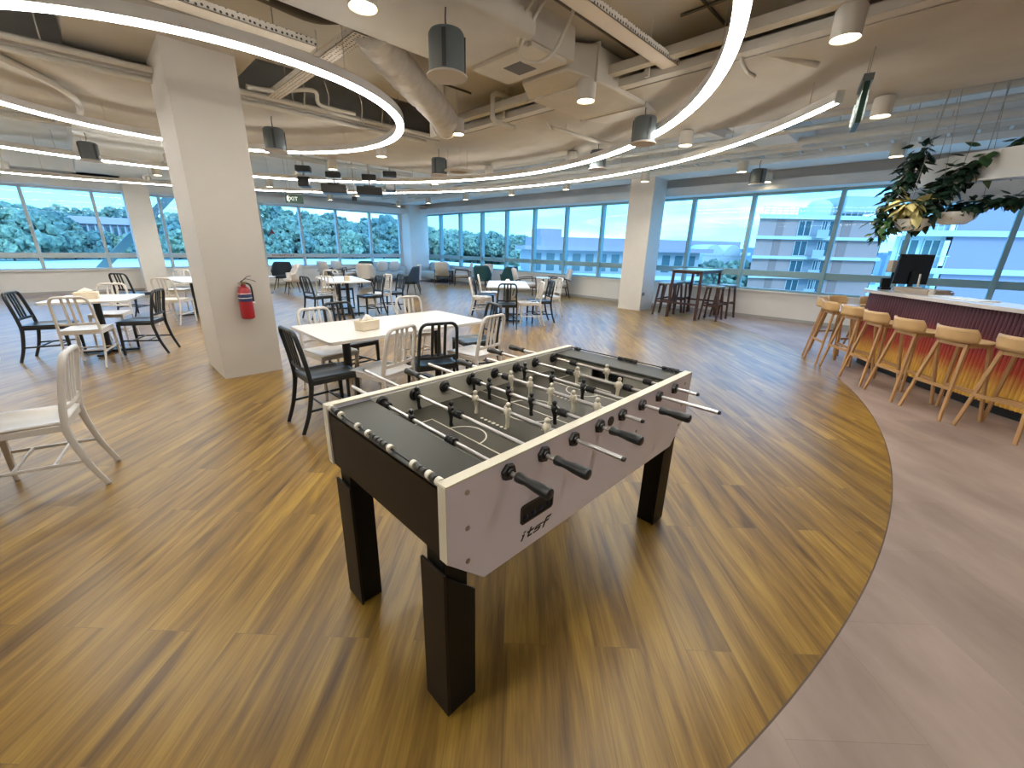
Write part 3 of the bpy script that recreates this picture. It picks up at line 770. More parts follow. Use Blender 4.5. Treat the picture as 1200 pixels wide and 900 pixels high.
# bar stools: wrap-round plywood back, four straight legs
def make_barstool(loc, rz, label):
    t = thing('bar_stool', label, 'bar stool', loc, rz, 'ash bar stools along the bar')
    # seat disc, local +Y towards the bar
    def sf(u, v):
        a = 2*PI*u; r = 0.185*v
        return (1.08*r*math.cos(a), r*math.sin(a), 0.742-0.012*(1-v*v))
    m = MB(); m.grid(sf, 28, 5, True)
    solid(m.build('seat', M_ash, t), 0.016)
    # curved back, a bent sheet
    def bf(u, v):
        a = R(-160+140*u); r = 0.178+0.012*v
        ed = 1-max(0, abs(2*u-1)-0.86)/0.14*0.55
        return (1.10*r*math.cos(a), r*math.sin(a)-0.018, 0.748+(0.128*v-0.0)*ed+0.01*(1-ed))
    m = MB(); m.grid(bf, 25, 5)
    solid(m.build('backrest', M_ash, t, ang=60), 0.012, 0)
    for sx in (-1, 1):
        for sy in (-1, 1):
            MB().sweep([(sx*0.125, sy*0.105, 0.735), (sx*0.205, sy*0.195, 0)], rrect(0.032, 0.026, 0.005, 2), (0, 1, 0), scale=[1, 0.85]).build('leg', M_ashd, t)
    m = MB()
    for sx in (-1, 1): m.box(sx*0.125-0.012, sx*0.125+0.012, -0.115, 0.115, 0.700, 0.730)
    for sy in (-1, 1): m.box(-0.125, 0.125, sy*0.105-0.012, sy*0.105+0.012, 0.700, 0.730)
    m.build('seat_frame', M_ash, t)
    MB().box(-0.180, 0.180, 0.155, 0.178, 0.24, 0.275).build('foot_rail', M_ashd, t)
    MB().box(-0.165, 0.165, -0.172, -0.155, 0.30, 0.33).build('foot_rail', M_ashd, t)
    return t
labels = ['bar stool nearest the camera, cut by the right edge of the photo', 'second bar stool from the right edge of the photo', 'third bar stool from the right edge, in front of the red ribs',
          'fourth bar stool from the right edge, with a clear view between its legs', 'fifth bar stool from the right edge, before the bar turns', 'sixth bar stool from the right edge, at the rounded bar end',
          'bar stool just past the bar end, its back bright from the window', 'bar stool second from last at the far side of the bar end', 'farthest bar stool, by the window wall behind the bar end']
bs = None
spots = [(5.54, -0.74), (5.78, -0.36), (6.14, -0.03), (6.56, 0.26), (7.00, 0.53), (7.38, 0.80), (7.80, 0.93), (8.22, 0.86), (8.60, 0.50)]
cen = Vector((8.6, -2.0, 0))
for i, (x, y) in enumerate(spots):
    # face the nearest piece of the bar front
    q = min(face, key=lambda p: (p.x-x)**2+(p.y-y)**2)
    d = Vector((q.x-x, q.y-y, 0)); rz = math.degrees(math.atan2(d.y, d.x))-90 + random.uniform(-4, 4)
    if bs is None: bs = make_barstool((x, y, 0), rz, labels[i])
    else: dup(bs, (x, y, 0), rz, labels[i])
# things on the bar
mo = thing('monitor', 'black computer screen on a stand at the end of the bar', 'monitor', (7.90, 0.20, 1.045), 128)
s = MB().box(-0.205, 0.205, -0.014, 0.014, 0.085, 0.47).build('screen', mat('black_screen', (0.006, 0.007, 0.012), 0.25), mo); bevel(s, 0.005)
MB().box(-0.025, 0.025, 0.012, 0.035, 0.0, 0.25).build('stand_neck', M_black, mo)
bevel(MB().box(-0.12, 0.12, -0.08, 0.09, 0.0, 0.012).build('stand_base', M_black, mo), 0.003)
MB().box(-0.21, 0.21, -0.0155, -0.0145, 0.462, 0.472).build('top_edge', mat('grey_edge', (0.3, 0.32, 0.33), 0.4), mo)
bx = thing('card_box', 'small beige box clipped beside the black screen on the bar', 'box', (8.12, 0.40, 1.27), 128)
bevel(MB().box(-0.07, 0.07, -0.05, 0.05, 0, 0.16).build('box', mat('beige_card', (0.52, 0.45, 0.36), 0.6), bx), 0.006)
MB().box(-0.01, 0.01, -0.01, 0.01, -0.225, 0.0).build('support_post', M_black, bx)
ca = thing('card_reader', 'black card reader left of the screen on the bar', 'card reader', (7.86, 0.43, 1.045), 120)
bevel(MB().box(-0.06, 0.06, -0.045, 0.045, 0.0, 0.03).build('base', M_black, ca), 0.004)
bevel(MB().box(-0.05, 0.05, -0.02, 0.02, 0.03, 0.15, Matrix.Rotation(R(12), 4, 'X')).build('keypad', M_black, ca), 0.004)
tr = thing('wooden_tray', 'flat wooden box on the bar in front of the screen', 'tray', (7.50, 0.06, 1.045), 41)
bevel(MB().box(-0.25, 0.25, -0.13, 0.13, 0, 0.045).build('body', mat('tan_tray', (0.50, 0.40, 0.31), 0.5), tr), 0.004)
bevel(MB().box(-0.26, 0.26, -0.14, 0.14, 0.045, 0.06).build('lid', mat('tan_tray_lid', (0.56, 0.47, 0.38), 0.5), tr), 0.004)
pe = thing('white_stylus_stand', 'slim white post standing in front of the screen on the bar', 'stand', (7.60, 0.10, 1.105), 41)
MB().cyl((0, 0, 0), (0, 0, 0.01), 0.035, n=18).cyl((0, 0, 0.01), (0.02, 0, 0.17), 0.012, 0.010, n=12).build('post', M_tissue, pe)
pp = thing('menu_sheet', 'bright white menu board lying on the bar counter', 'menu', (6.98, -0.30, 1.045), 41)
bevel(MB().box(-0.30, 0.30, -0.105, 0.105, 0, 0.012).build('board', mat('white_menu', (0.85, 0.88, 0.86), 0.35), pp), 0.002)
cu = thing('cup', 'little white cup on the bar counter', 'cup', (7.25, -0.04, 1.045), 0)
MB().lathe([(0.022, 0), (0.030, 0.004), (0.036, 0.07), (0.033, 0.07), (0.027, 0.008), (0.0, 0.008)], 20).build('body', M_tissue, cu)
hn = MB().tube(bez([(0.034, 0, 0.055), (0.055, 0, 0.05), (0.055, 0, 0.025), (0.031, 0, 0.018)], 5), 0.004, 8).build('handle', M_tissue, cu)
# ------------------------------------------------------------------ lounge seating by the windows
M_uw = mat('pale_grey_upholstery', (0.60, 0.58, 0.56), 0.8, noise=0.06, bump=0.15, bscale=120)
M_un = mat('navy_upholstery', (0.020, 0.045, 0.085), 0.75, noise=0.1, bump=0.15, bscale=120)
M_ub = mat('black_upholstery', (0.010, 0.020, 0.032), 0.75, noise=0.1)
M_ug = mat('dark_green_upholstery', (0.012, 0.070, 0.085), 0.75, noise=0.1)
M_us = mat('grey_blue_upholstery', (0.33, 0.42, 0.46), 0.8, noise=0.06)
M_dleg = mat('dark_walnut_leg', (0.055, 0.035, 0.026), 0.45, noise=0.2)
UP = {'w': M_uw, 'n': M_un, 'b': M_ub, 'g': M_ug, 's': M_us}
def make_tub(loc, rz, c, label):
    M = UP[c]
    t = thing('tub_chair', label, 'tub chair', loc, rz, 'tub chairs by the windows')
    # wrap-round shell: high at the back, sloping down to the arms
    def sh(k):
        def f(u, v):
            a = R(-205+230*u)          # -90 is the back
            c_ = max(0, math.cos((a+PI/2)))            # 1 at the back
            q_ = min(1.0, 1.35*c_); h = 0.21+0.27*q_*q_*(3-2*q_)
            r = 0.268+0.040*v
            return (1.05*r*math.cos(a), 0.92*r*math.sin(a), 0.40+h*v)
        return f
    m = MB(); m.grid(sh(1), 33, 8)
    solid(m.build('shell', M, t, ang=70), 0.045, -1)
    s = MB().lathe([(0.0, 0.36), (0.20, 0.36), (0.255, 0.385), (0.262, 0.43), (0.245, 0.462), (0.15, 0.475), (0.0, 0.477)], 28)
    s.build('seat_cushion', M, t, ang=50)
    for sx in (-1, 1):
        for sy in (-1, 1):
            MB().cyl((sx*0.15, sy*0.14, 0.37), (sx*0.245, sy*0.225, 0), 0.019, 0.010, 10).build('leg', M_dleg, t)
    return t
tub0 = make_tub((4.35, 13.6, 0), 85, 'w', 'pale tub chair just right of the big pillar, by the black one')
for x, y, rz, c, lb in (
    (4.55, 15.2, 150, 'b', 'black tub chair beside the big pillar, in front of the left windows'),
    (6.70, 13.55, -35, 'w', 'pale tub chair seen from behind, in front of the dark green one'),
    (7.50, 15.2, 140, 'g', 'dark green tub chair whose top shows behind a pale one near the left windows'),
    (7.02, 11.25, 40, 'n', 'navy tub chair on thin dark legs in the open floor near the far corner'),
    (7.75, 12.25, 55, 'w', 'pale tub chair directly behind the navy tub chair'),
    (9.72, 10.95, -60, 'g', 'left one of the two dark green tub chairs behind the right-hand far table'),
    (10.20, 10.15, -10, 'g', 'right one of the two dark green tub chairs behind the right-hand far table'),
    (10.55, 11.75, 90, 'w', 'pale chair back showing above the two dark green tub chairs'),
):
    # materials are per object so copies can be upholstered differently
    dup(tub0, (x, y, 0), rz, lb, None, {'pale_grey_upholstery': UP[c]} if c != 'w' else None)
def make_lounge(loc, rz, label):
    t = thing('lounge_chair', label, 'lounge chair', loc, rz, 'pale lounge chairs with dark frames')
    M = M_uw
    s = MB().box(-0.27, 0.27, -0.26, 0.30, 0.33, 0.45, bev=0.035).build('seat_cushion', M, t, ang=50)
    Mx = Matrix.Translation((0, -0.27, 0.40)) @ Matrix.Rotation(R(14), 4, 'X')
    MB().box(-0.27, 0.27, -0.055, 0.055, 0.0, 0.50, Mx, bev=0.04).build('back_cushion', M, t, ang=50)
    for sx in (-1, 1):
        MB().sweep(bez([(sx*0.31, 0.30, 0), (sx*0.30, 0.27, 0.56), (sx*0.30, 0.20, 0.60), (sx*0.30, -0.22, 0.57), (sx*0.30, -0.36, 0.52)], 4), rrect(0.030, 0.034, 0.008, 2), (1, 0, 0)).build('arm', M_dleg, t)
        MB().sweep([(sx*0.30, -0.22, 0.57), (sx*0.31, -0.36, 0)], rrect(0.030, 0.034, 0.008, 2), (0, 1, 0)).build('leg', M_dleg, t)
        MB().box(sx*0.30-0.013, sx*0.30+0.013, -0.28, 0.28, 0.30, 0.33).build('side_rail', M_dleg, t)
    m = MB()
    for y in (-0.25, 0.27): m.box(-0.30, 0.30, y-0.013, y+0.013, 0.30, 0.33)
    m.build('cross_rail', M_dleg, t)
    return t
lc0 = make_lounge((10.30, 14.05, 0), -45, 'pale lounge chair with its back to the room, near the far corner pillar')
for x, y, rz, lb in (
    (10.62, 13.20, 50, 'pale lounge chair facing left by the right-hand windows, next to the one near the corner'),
    (6.35, 15.55, -75, 'left one of the pair of bright pale lounge chairs at the left windows'),
    (6.95, 15.75, -80, 'right one of the pair of bright pale lounge chairs at the left windows'),
    (9.75, 8.95, -128, 'pale lounge chair left of the small round table at the right windows'),
    (10.62, 8.35, 45, 'pale lounge chair under the right-hand window sill, right of the small round table'),
): dup(lc0, (x, y, 0), rz, lb)
def sofa(loc, rz, w, M, label):
    t = thing('sofa', label, 'sofa', loc, rz, 'sofas in the far corner')
    MB().box(-w/2, w/2, -0.38, 0.40, 0.14, 0.44, bev=0.05).build('seat', M, t, ang=50)
    MB().box(-w/2, w/2, -0.44, -0.24, 0.14, 0.80, bev=0.06).build('backrest', M, t, ang=50)
    for sx in (-1, 1):
        MB().box(sx*w/2-0.07, sx*w/2+0.07, -0.42, 0.38, 0.14, 0.62, bev=0.04).build('arm', M, t, ang=50)
        for sy in (-1, 1): MB().cyl((sx*(w/2-0.04), sy*0.32, 0), (sx*(w/2-0.04), sy*0.32, 0.15), 0.02, n=10).build('leg', M_dleg, t)
    return t
sofa((8.95, 16.25, 0), 180, 1.35, M_us, 'grey sofa at the end of the left windows with pale cushions on it')
sofa((10.62, 15.20, 0), 90, 1.3, M_us, 'grey-blue sofa under the right-hand windows beside the corner pillar')
def cushion(x, y, rz, label):
    o = MB()
    o.grid(lambda u, v: (0.24*math.sin(PI*(v-0.5))*0+0.23*(abs(math.cos(2*PI*u))**0.6*math.copysign(1, math.cos(2*PI*u)))*math.sin(PI*v)**0.35, 0.075*math.cos(PI*v), 0.22+0.21*(abs(math.sin(2*PI*u))**0.6*math.copysign(1, math.sin(2*PI*u)))*math.sin(PI*v)**0.35), 28, 10, True)
    b = o.build('cushion', mat('white_cushion_cloth', (0.72, 0.72, 0.72), 0.85), None, ang=70)
    b.location = (x, y, 0.44); b.rotation_euler = (R(-14), 0, R(rz))
    tag(b, label, 'cushion', 'pale cushions on the grey sofa')
cushion(8.60, 15.93, 176, 'left pale cushion on the grey sofa at the left windows')
cushion(9.15, 15.93, 186, 'right pale cushion on the grey sofa at the left windows')
def side_table(x, y, h, r, label):
    t = thing('side_table', label, 'side table', (x, y, 0), 0, 'small round tables in the lounge')
    MB().lathe([(0, h-0.02), (r, h-0.02), (r+0.006, h-0.01), (r, h), (0, h)], 28).build('top', M_tab, t, ang=50)
    MB().cyl((0, 0, 0.02), (0, 0, h-0.02), 0.022, n=12).build('stem', M_ped, t)
    MB().lathe([(0, 0), (0.17, 0), (0.17, 0.010), (0.03, 0.022), (0, 0.022)], 24).build('base', M_ped, t)
side_table(3.78, 14.25, 0.50, 0.28, 'small round table between the black and the pale tub chair by the pillar')
side_table(7.05, 14.65, 0.60, 0.30, 'small round table behind the middle-distance table, near the left windows')
side_table(10.75, 13.70+0.28, 0.55, 0.18, 'small round table between the two lounge chairs near the corner')
side_table(10.22, 8.62, 0.60, 0.27, 'small round table between the lounge chairs under the right-hand sill')
# ------------------------------------------------------------------ room shell
M_wall = mat('white_wall_paint', (0.78, 0.77, 0.75), 0.7, noise=0.03, nscale=2)
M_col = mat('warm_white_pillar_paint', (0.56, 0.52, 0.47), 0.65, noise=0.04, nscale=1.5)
M_ceil = mat('beige_sprayed_ceiling', (0.50, 0.47, 0.41), 0.8, noise=0.10, nscale=1.8, bump=0.25, bscale=7)
M_ceil2 = mat('daylit_grey_ceiling_edge', (0.80, 0.85, 0.88), 0.8, noise=0.06, nscale=2)  # pale grey with the windows' bluish light put into the colour
M_void = mat('dark_ceiling_void', (0.085, 0.09, 0.092), 0.9, noise=0.1)
M_duct = mat('sprayed_duct', (0.52, 0.49, 0.43), 0.7, noise=0.08, nscale=2.5, bump=0.2, bscale=10)
M_pipe = mat('sprayed_pipe', (0.56, 0.53, 0.47), 0.6, noise=0.05)
M_pipeg = mat('pale_grey_pipe', (0.58, 0.60, 0.60), 0.6)
M_wframe = mat('teal_grey_window_frame', (0.26, 0.43, 0.48), 0.45)
M_wframel = mat('pale_blue_window_frame', (0.52, 0.62, 0.66), 0.45)
M_trim = mat('dark_floor_trim', (0.10, 0.07, 0.05), 0.5)
M_glass = mat_glass()
XW, YW, XL, YL = 11.2, 16.98, -6.0, -6.0
HS, HT = 0.648, 2.78
CX, CY, CR = 3.118, 8.486, 8.643
# floors: oak disc inside, stone tiles around it
def clampxy(x, y): return (max(XL, min(XW, x)), max(YL, min(YW, y)))
N = 360
ring = [(CX+CR*math.cos(2*PI*i/N), CY+CR*math.sin(2*PI*i/N)) for i in range(N)]
m = MB(); m.add([(*clampxy(x, y), 0) for x, y in ring], [tuple(range(N))]); fl = struct(m.build('floor', mat_wood_floor(), smooth=False))
m = MB(); vs = []
for i, (x, y) in enumerate(ring):
    dx, dy = x-CX, y-CY
    ts = []
    if dx > 1e-9: ts.append((XW-CX)/dx)
    if dx < -1e-9: ts.append((XL-CX)/dx)
    if dy > 1e-9: ts.append((YW-CY)/dy)
    if dy < -1e-9: ts.append((YL-CY)/dy)
    k = min(ts)
    vs.append((*clampxy(x, y), 0)); vs.append((*clampxy(CX+dx*max(k, 1), CY+dy*max(k, 1)), 0))
# the room corners need filling too
fs = [(2*i, 2*i+1, (2*i+3) % (2*N), (2*i+2) % (2*N)) for i in range(N)]
m.add(vs, fs)
for cx_, cy_ in ((XW, YL), (XL, YL), (XL, YW), (XW, YW)):
    a0 = math.atan2(cy_-CY, cx_-CX); i = int((a0 % (2*PI))/(2*PI)*N)
    a = vs[2*i+1]; b = vs[(2*i+3) % (2*N)]
    m.add([a, (cx_, cy_, 0), b], [(0, 1, 2)])
struct(m.build('floor', mat_stone_floor(), smooth=False))
tr = []
for i in range(N+1):
    a = 2*PI*i/N; tr.append((CX+CR*math.cos(a), CY+CR*math.sin(a)))
m = MB()
for (x0, y0), (x1, y1) in zip(tr, tr[1:]):
    if not all(XL < x < XW and YL < y < YW for x, y in ((x0, y0), (x1, y1))): continue
    k0 = (CR+0.006)/CR
    m.add([(x0, y0, 0.0006), (x1, y1, 0.0006), (CX+(x1-CX)*k0, CY+(y1-CY)*k0, 0.0006), (CX+(x0-CX)*k0, CY+(y0-CY)*k0, 0.0006)], [(0, 1, 2, 3)])
struct(m.build('trim_1', M_trim, smooth=False))
struct(MB().box(XL-0.2, XW+0.2, YL-0.2, YW+0.2, -0.3, -0.012).build('floor', mat('concrete_slab', (0.3, 0.3, 0.3), 0.9), smooth=False))
# walls: sill walls and headers on the two window sides, plain walls behind the camera
struct(MB().box(XW, XW+0.22, YL, YW+0.22, -0.012, HS).build('wall_right', M_wall, smooth=False))
struct(MB().box(XW, XW+0.22, YL, YW+0.22, HT, 4.3).build('wall_right', M_wall, smooth=False))
struct(MB().box(XL, XW, YW, YW+0.22, -0.012, HS).build('wall_left', M_wall, smooth=False))
struct(MB().box(XL, XW, YW, YW+0.22, HT, 4.3).build('wall_left', M_wall, smooth=False))
struct(MB().box(XL-0.2, XL, YL, YW+0.22, -0.012, 4.3).build('wall_back', M_wall, smooth=False))
struct(MB().box(XL, XW+0.22, YL-0.2, YL, -0.012, 4.3).build('wall_front', M_wall, smooth=False))
# baseboards
struct(MB().box(XW-0.012, XW, YL, YW, 0, 0.07).build('baseboard_right', mat('grey_baseboard', (0.40, 0.40, 0.40), 0.6), smooth=False))
struct(MB().box(XL, XW-0.012, YW-0.012, YW, 0, 0.07).build('baseboard_left', mat('grey_baseboard', (0.40, 0.40, 0.40), 0.6), smooth=False))
# windows, bay by bay: frame, transom and tinted pane
right_m = [-4.86, -3.50, -2.14, -0.78, 0.50, 1.65, 3.275, 4.633, 5.99, 7.287, 8.632, 10.0, 11.364, 12.716, 14.079, 15.424, 16.65]
left_m = [-4.97, -3.61, -2.25, -0.88, 0.46, 1.93, 3.28, 4.637, 5.986, 7.356, 8.78, 10.19]
wn = 0
def window(a0, a1, side):
    global wn
    wn += 1
    m = MB(); g = MB()
    T0, T1 = 0.965, 1.105
    def bx(p0, p1, d0, d1, z0, z1):
        if side == 'R': m.box(XW+d0, XW+d1, p0, p1, z0, z1)
        else: m.box(p0, p1, YW+d0, YW+d1, z0, z1)
    fw = 0.032
    bx(a0-fw, a0+fw, -0.02, 0.16, HS, HT); bx(a1-fw-0.010, a1-fw-0.0005, 0.01, 0.13, HS, HT)
    bx(a0+fw+0.0005, a1-fw-0.011, 0.02, 0.13, HS, HS+0.045); bx(a0+fw+0.0005, a1-fw-0.011, 0.02, 0.13, HT-0.05, HT)
    bx(a0+fw+0.0005, a1-fw-0.011, 0.03, 0.125, T0, T1)
    w = struct(m.build('window_%d' % wn, M_wframe if side == 'R' else M_wframel, smooth=False))
    if side == 'R': g.add([(XW+0.08, a0+fw, HS), (XW+0.08, a1-fw, HS), (XW+0.08, a1-fw, HT), (XW+0.08, a0+fw, HT)], [(3, 2, 1, 0)])
    else: g.add([(a0+fw, YW+0.08, HS), (a1-fw, YW+0.08, HS), (a1-fw, YW+0.08, HT), (a0+fw, YW+0.08, HT)], [(0, 1, 2, 3)])
    g.build('pane', M_glass, w, smooth=False)
for a, b in zip(right_m, right_m[1:]): window(a, b, 'R')
for a, b in zip(left_m, left_m[1:]): window(a, b, 'L')
for n, (x0, x1, y0, y1) in enumerate(((XW, XW+0.22, YL, right_m[0]), (XW, XW+0.22, right_m[-1], YW+0.22), (XL, left_m[0], YW, YW+0.22), (left_m[-1], XW, YW, YW+0.22))):
    struct(MB().box(x0, x1, y0, y1, HS, HT).build('wall_right' if n < 2 else 'wall_left', M_wall, smooth=False))
struct(MB().box(XW-0.05, XW+0.02, YL, YW, HS-0.03, HS).build('trim_2', M_wall, smooth=False))
struct(MB().box(XL, XW-0.05, YW-0.05, YW+0.02, HS-0.03, HS).build('trim_3', M_wall, smooth=False))
# pillars
def pillar(x0, x1, y0, y1, z1, k, M):
    return struct(MB().box(x0, x1, y0, y1, 0, z1).build('pillar', M, smooth=False))
pillar(0.855, 1.459, 5.372, 6.265, 3.25, 0, M_col)
pillar(9.92, 10.56, 5.09, 5.72, 3.14, 1, mat('white_pillar_paint', (0.70, 0.68, 0.65), 0.65, noise=0.03))
pillar(1.10, 1.66, 16.30, 16.975, 3.14, 2, M_wall)
pillar(10.25, 11.195, 16.30, 16.975, 3.14, 3, M_wall)
sk = thing('wall_socket', 'small metal twin socket low on the right-hand pillar', 'socket', (9.995, 5.087, 0.42), 0)
bevel(MB().box(-0.075, 0.075, -0.012, 0.0, -0.045, 0.045).build('plate', M_bolt, sk), 0.003)
for sx in (-1, 1): MB().box(sx*0.035-0.022, sx*0.035+0.022, -0.016, -0.012, -0.028, 0.028).build('outlet', mat('grey_outlet', (0.2, 0.2, 0.2), 0.5), sk)

# ------------------------------------------------------------------ ceiling: dark void, sprayed boards, soffit bands
struct(MB().box(XL, XW, YL, YW, 4.2, 4.3).build('ceiling', M_void, smooth=False))
struct(MB().box(XL, 4.62, YL, 5.72, 3.40, 3.46).build('ceiling', M_ceil, smooth=False))
struct(MB().box(4.45, 6.60, YL, 6.10, 3.10, 3.15).build('ceiling', M_ceil, smooth=False))
struct(MB().box(5.1, 6.60, YL, 6.10, 3.15, 3.72).build('ceiling', M_ceil, smooth=False))
struct(MB().box(XL, 6.60, 6.10, 8.90, 3.10, 3.15).build('ceiling', M_ceil, smooth=False))
struct(MB().box(XL, 6.60, 6.70, 8.90, 3.15, 3.72).build('ceiling', M_ceil, smooth=False))
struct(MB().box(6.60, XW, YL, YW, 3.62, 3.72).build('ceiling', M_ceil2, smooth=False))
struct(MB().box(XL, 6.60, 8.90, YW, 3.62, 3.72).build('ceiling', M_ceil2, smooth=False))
struct(MB().box(0.25, 1.62, 5.15, 6.30, 3.25, 3.6).build('ceiling_beam', M_ceil, smooth=False))
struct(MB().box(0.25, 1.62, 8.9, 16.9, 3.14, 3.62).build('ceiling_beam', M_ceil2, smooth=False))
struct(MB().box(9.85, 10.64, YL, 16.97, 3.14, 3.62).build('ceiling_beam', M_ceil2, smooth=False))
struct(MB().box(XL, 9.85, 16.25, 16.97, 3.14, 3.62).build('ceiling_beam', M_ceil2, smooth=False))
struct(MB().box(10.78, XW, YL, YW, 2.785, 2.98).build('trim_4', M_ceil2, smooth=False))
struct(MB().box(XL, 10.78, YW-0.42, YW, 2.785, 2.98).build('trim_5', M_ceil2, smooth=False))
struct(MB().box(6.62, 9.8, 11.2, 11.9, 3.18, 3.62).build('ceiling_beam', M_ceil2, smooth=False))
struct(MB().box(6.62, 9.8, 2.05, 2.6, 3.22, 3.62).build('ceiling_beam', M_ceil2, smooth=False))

# ------------------------------------------------------------------ services under the ceiling
def duct_thing(name, label, cat, parts, mat_=None):
    t = thing(name, label, cat, (0, 0, 0))
    return t
# air duct run: wide flat duct, fan-coil box, transition, second duct
d = thing('air_duct', 'wide flat air duct across the top of the photo, left of the fan-coil box', 'air duct', (1.0, 3.17, 3.08))
m = MB().box(-3.5, 1.95, -0.50, 0.50, 0.02, 0.30, bev=0.03)
m.build('body', M_duct, d, ang=50)
for x in (-1.2, 0.25): MB().box(x-0.015, x+0.015, -0.508, 0.508, 0.012, 0.308).build('flange', M_duct, d)
fc = thing('fan_coil_unit', 'box-shaped fan-coil unit with a grille under the ceiling, between two ducts', 'fan coil unit', (3.28, 3.2, 3.12))
MB().box(-0.30, 0.30, -0.42, 0.42, 0.02, 0.28).build('casing', M_duct, fc, smooth=False)
g = MB()
g.box(-0.26, 0.22, -0.40, 0.36, -0.012, 0.02)
g.build('bottom_panel', M_pipe, fc, smooth=False)
MB().box(-0.10, 0.12, -0.12, 0.10, -0.016, -0.011).build('grille', mat('dark_grille', (0.10, 0.09, 0.08), 0.6), fc)
d2 = thing('air_duct', 'bulky air duct with a flared end running towards the right, beyond the fan-coil box', 'air duct', (4.35, 3.18, 3.06))
m = MB()
q = [(-0.72, -0.30, 0.30, 0.05, 0.28), (-0.45, -0.44, 0.44, 0.0, 0.30), (0.55, -0.44, 0.44, 0.0, 0.30), (0.98, -0.36, 0.36, 0.03, 0.27)]
vs = []
for x, y0, y1, z0, z1 in q: vs += [(x, y0, z0), (x, y1, z0), (x, y1, z1), (x, y0, z1)]
fs = [(0, 1, 2, 3), (15, 14, 13, 12)]
for i in range(3):
    for k in range(4): fs.append((4*i+k, 4*i+4+k, 4*i+4+(k+1) % 4, 4*i+(k+1) % 4))
m.add(vs, fs); bevel(m.build('body', M_duct, d2, smooth=False), 0.02)
for x in (-0.45, 0.55): MB().box(x-0.015, x+0.015, -0.455, 0.455, -0.012, 0.312).build('flange', M_duct, d2)
# flexible duct with wrinkles and an elbow
fd = thing('flexible_duct', 'wrinkled flexible duct hanging below the ceiling next to the small light ring', 'flexible duct', (0, 0, 0))
pth = bez([(2.05, 3.72, 3.20), (2.30, 3.95, 3.17), (2.75, 4.25, 3.12), (3.25, 4.55, 3.06), (3.62, 4.82, 3.03), (3.78, 5.02, 3.02)], 16)
sc = [1+0.055*math.sin(i*1.35)+0.03*math.sin(i*0.7+1) for i in range(len(pth))]
MB().tube(pth, 0.155, 18, scale=sc).build('hose', mat('crinkled_duct_wrap', (0.50, 0.46, 0.40), 0.55, noise=0.15, nscale=9, bump=0.5, bscale=22), fd, ang=80)
MB().cyl((3.76, 5.00, 3.02), (3.84, 5.10, 3.02), 0.165, 0.150, 20).build('collar', M_duct, fd)
MB().box(3.70, 4.02, 4.98, 5.26, 2.90, 3.12).build('plenum_box', M_duct, fd, smooth=False)
for x, y in ((2.75, 4.25), (3.62, 4.82)): MB().cyl((x, y, 3.1), (x, y, 3.40), 0.006, n=6).build('hanger', M_pipe, fd)
# perforated trays
M_perf = mat_perforated('perforated_tray_metal', (0.72, 0.67, 0.59))
def tray(x0, x1, y0, y1, z0, label, hang, ztop):
    t = thing('cable_tray', label, 'cable tray', (0, 0, 0))
    b = MB().box(x0, x1, y0, y1, z0, z0+0.006).build('base', M_perf, t, smooth=False)
    m = MB()
    if x1-x0 > y1-y0: m.box(x0, x1, y0, y0+0.004, z0, z0+0.055); m.box(x0, x1, y1-0.004, y1, z0, z0+0.055)
    else: m.box(x0, x0+0.004, y0, y1, z0, z0+0.055); m.box(x1-0.004, x1, y0, y1, z0, z0+0.055)
    m.build('side_rail', M_perf, t, smooth=False)
    for hx, hy in hang: MB().cyl((hx, hy, z0), (hx, hy, ztop), 0.005, n=6).build('hanger', M_pipe, t)
    return t
tray(-3.0, 1.78, 4.16, 4.32, 3.10, 'perforated cable tray running just above the nearest light ring', ((0.2, 4.32), (1.5, 4.32)), 3.40)
tray(1.90, 2.04, 3.72, 5.95, 3.12, 'perforated cable tray crossing from the small light ring towards the flexible duct', ((1.97, 4.6), (1.97, 5.5)), 3.40)
tray(1.2, 4.35, 2.12, 2.27, 3.14, 'large perforated cable tray at the top centre, crossing the pipes', ((2.4, 2.2), (3.9, 2.2)), 3.40)
def pipe(name, label, cat, path, r, M, hang=(), ztop=3.4, n=10):
    t = thing(name, label, cat, (0, 0, 0))
    MB().tube(path, r, n).build('run', M, t, ang=60)
    for x, y, z in hang: MB().cyl((x, y, z), (x, y, ztop), 0.006, n=6).build('hanger', M, t)
    return t
# beige trunking along the soffit edge
t = thing('cable_trunking', 'pair of beige square trunkings running up to the top edge, along the dark ceiling gap', 'trunking', (0, 0, 0))
MB().box(4.10, 4.20, -4, 5.3, 3.16, 3.24).build('upper_trunk', M_pipe, t, smooth=False)
MB().box(4.30, 4.42, -4, 5.5, 3.10, 3.17).build('lower_trunk', M_pipe, t, smooth=False)
for y in (0.9, 2.4, 4.4): MB().box(4.24, 4.27, y-0.02, y+0.02, 3.10, 3.40).build('bracket', M_pipe, t)
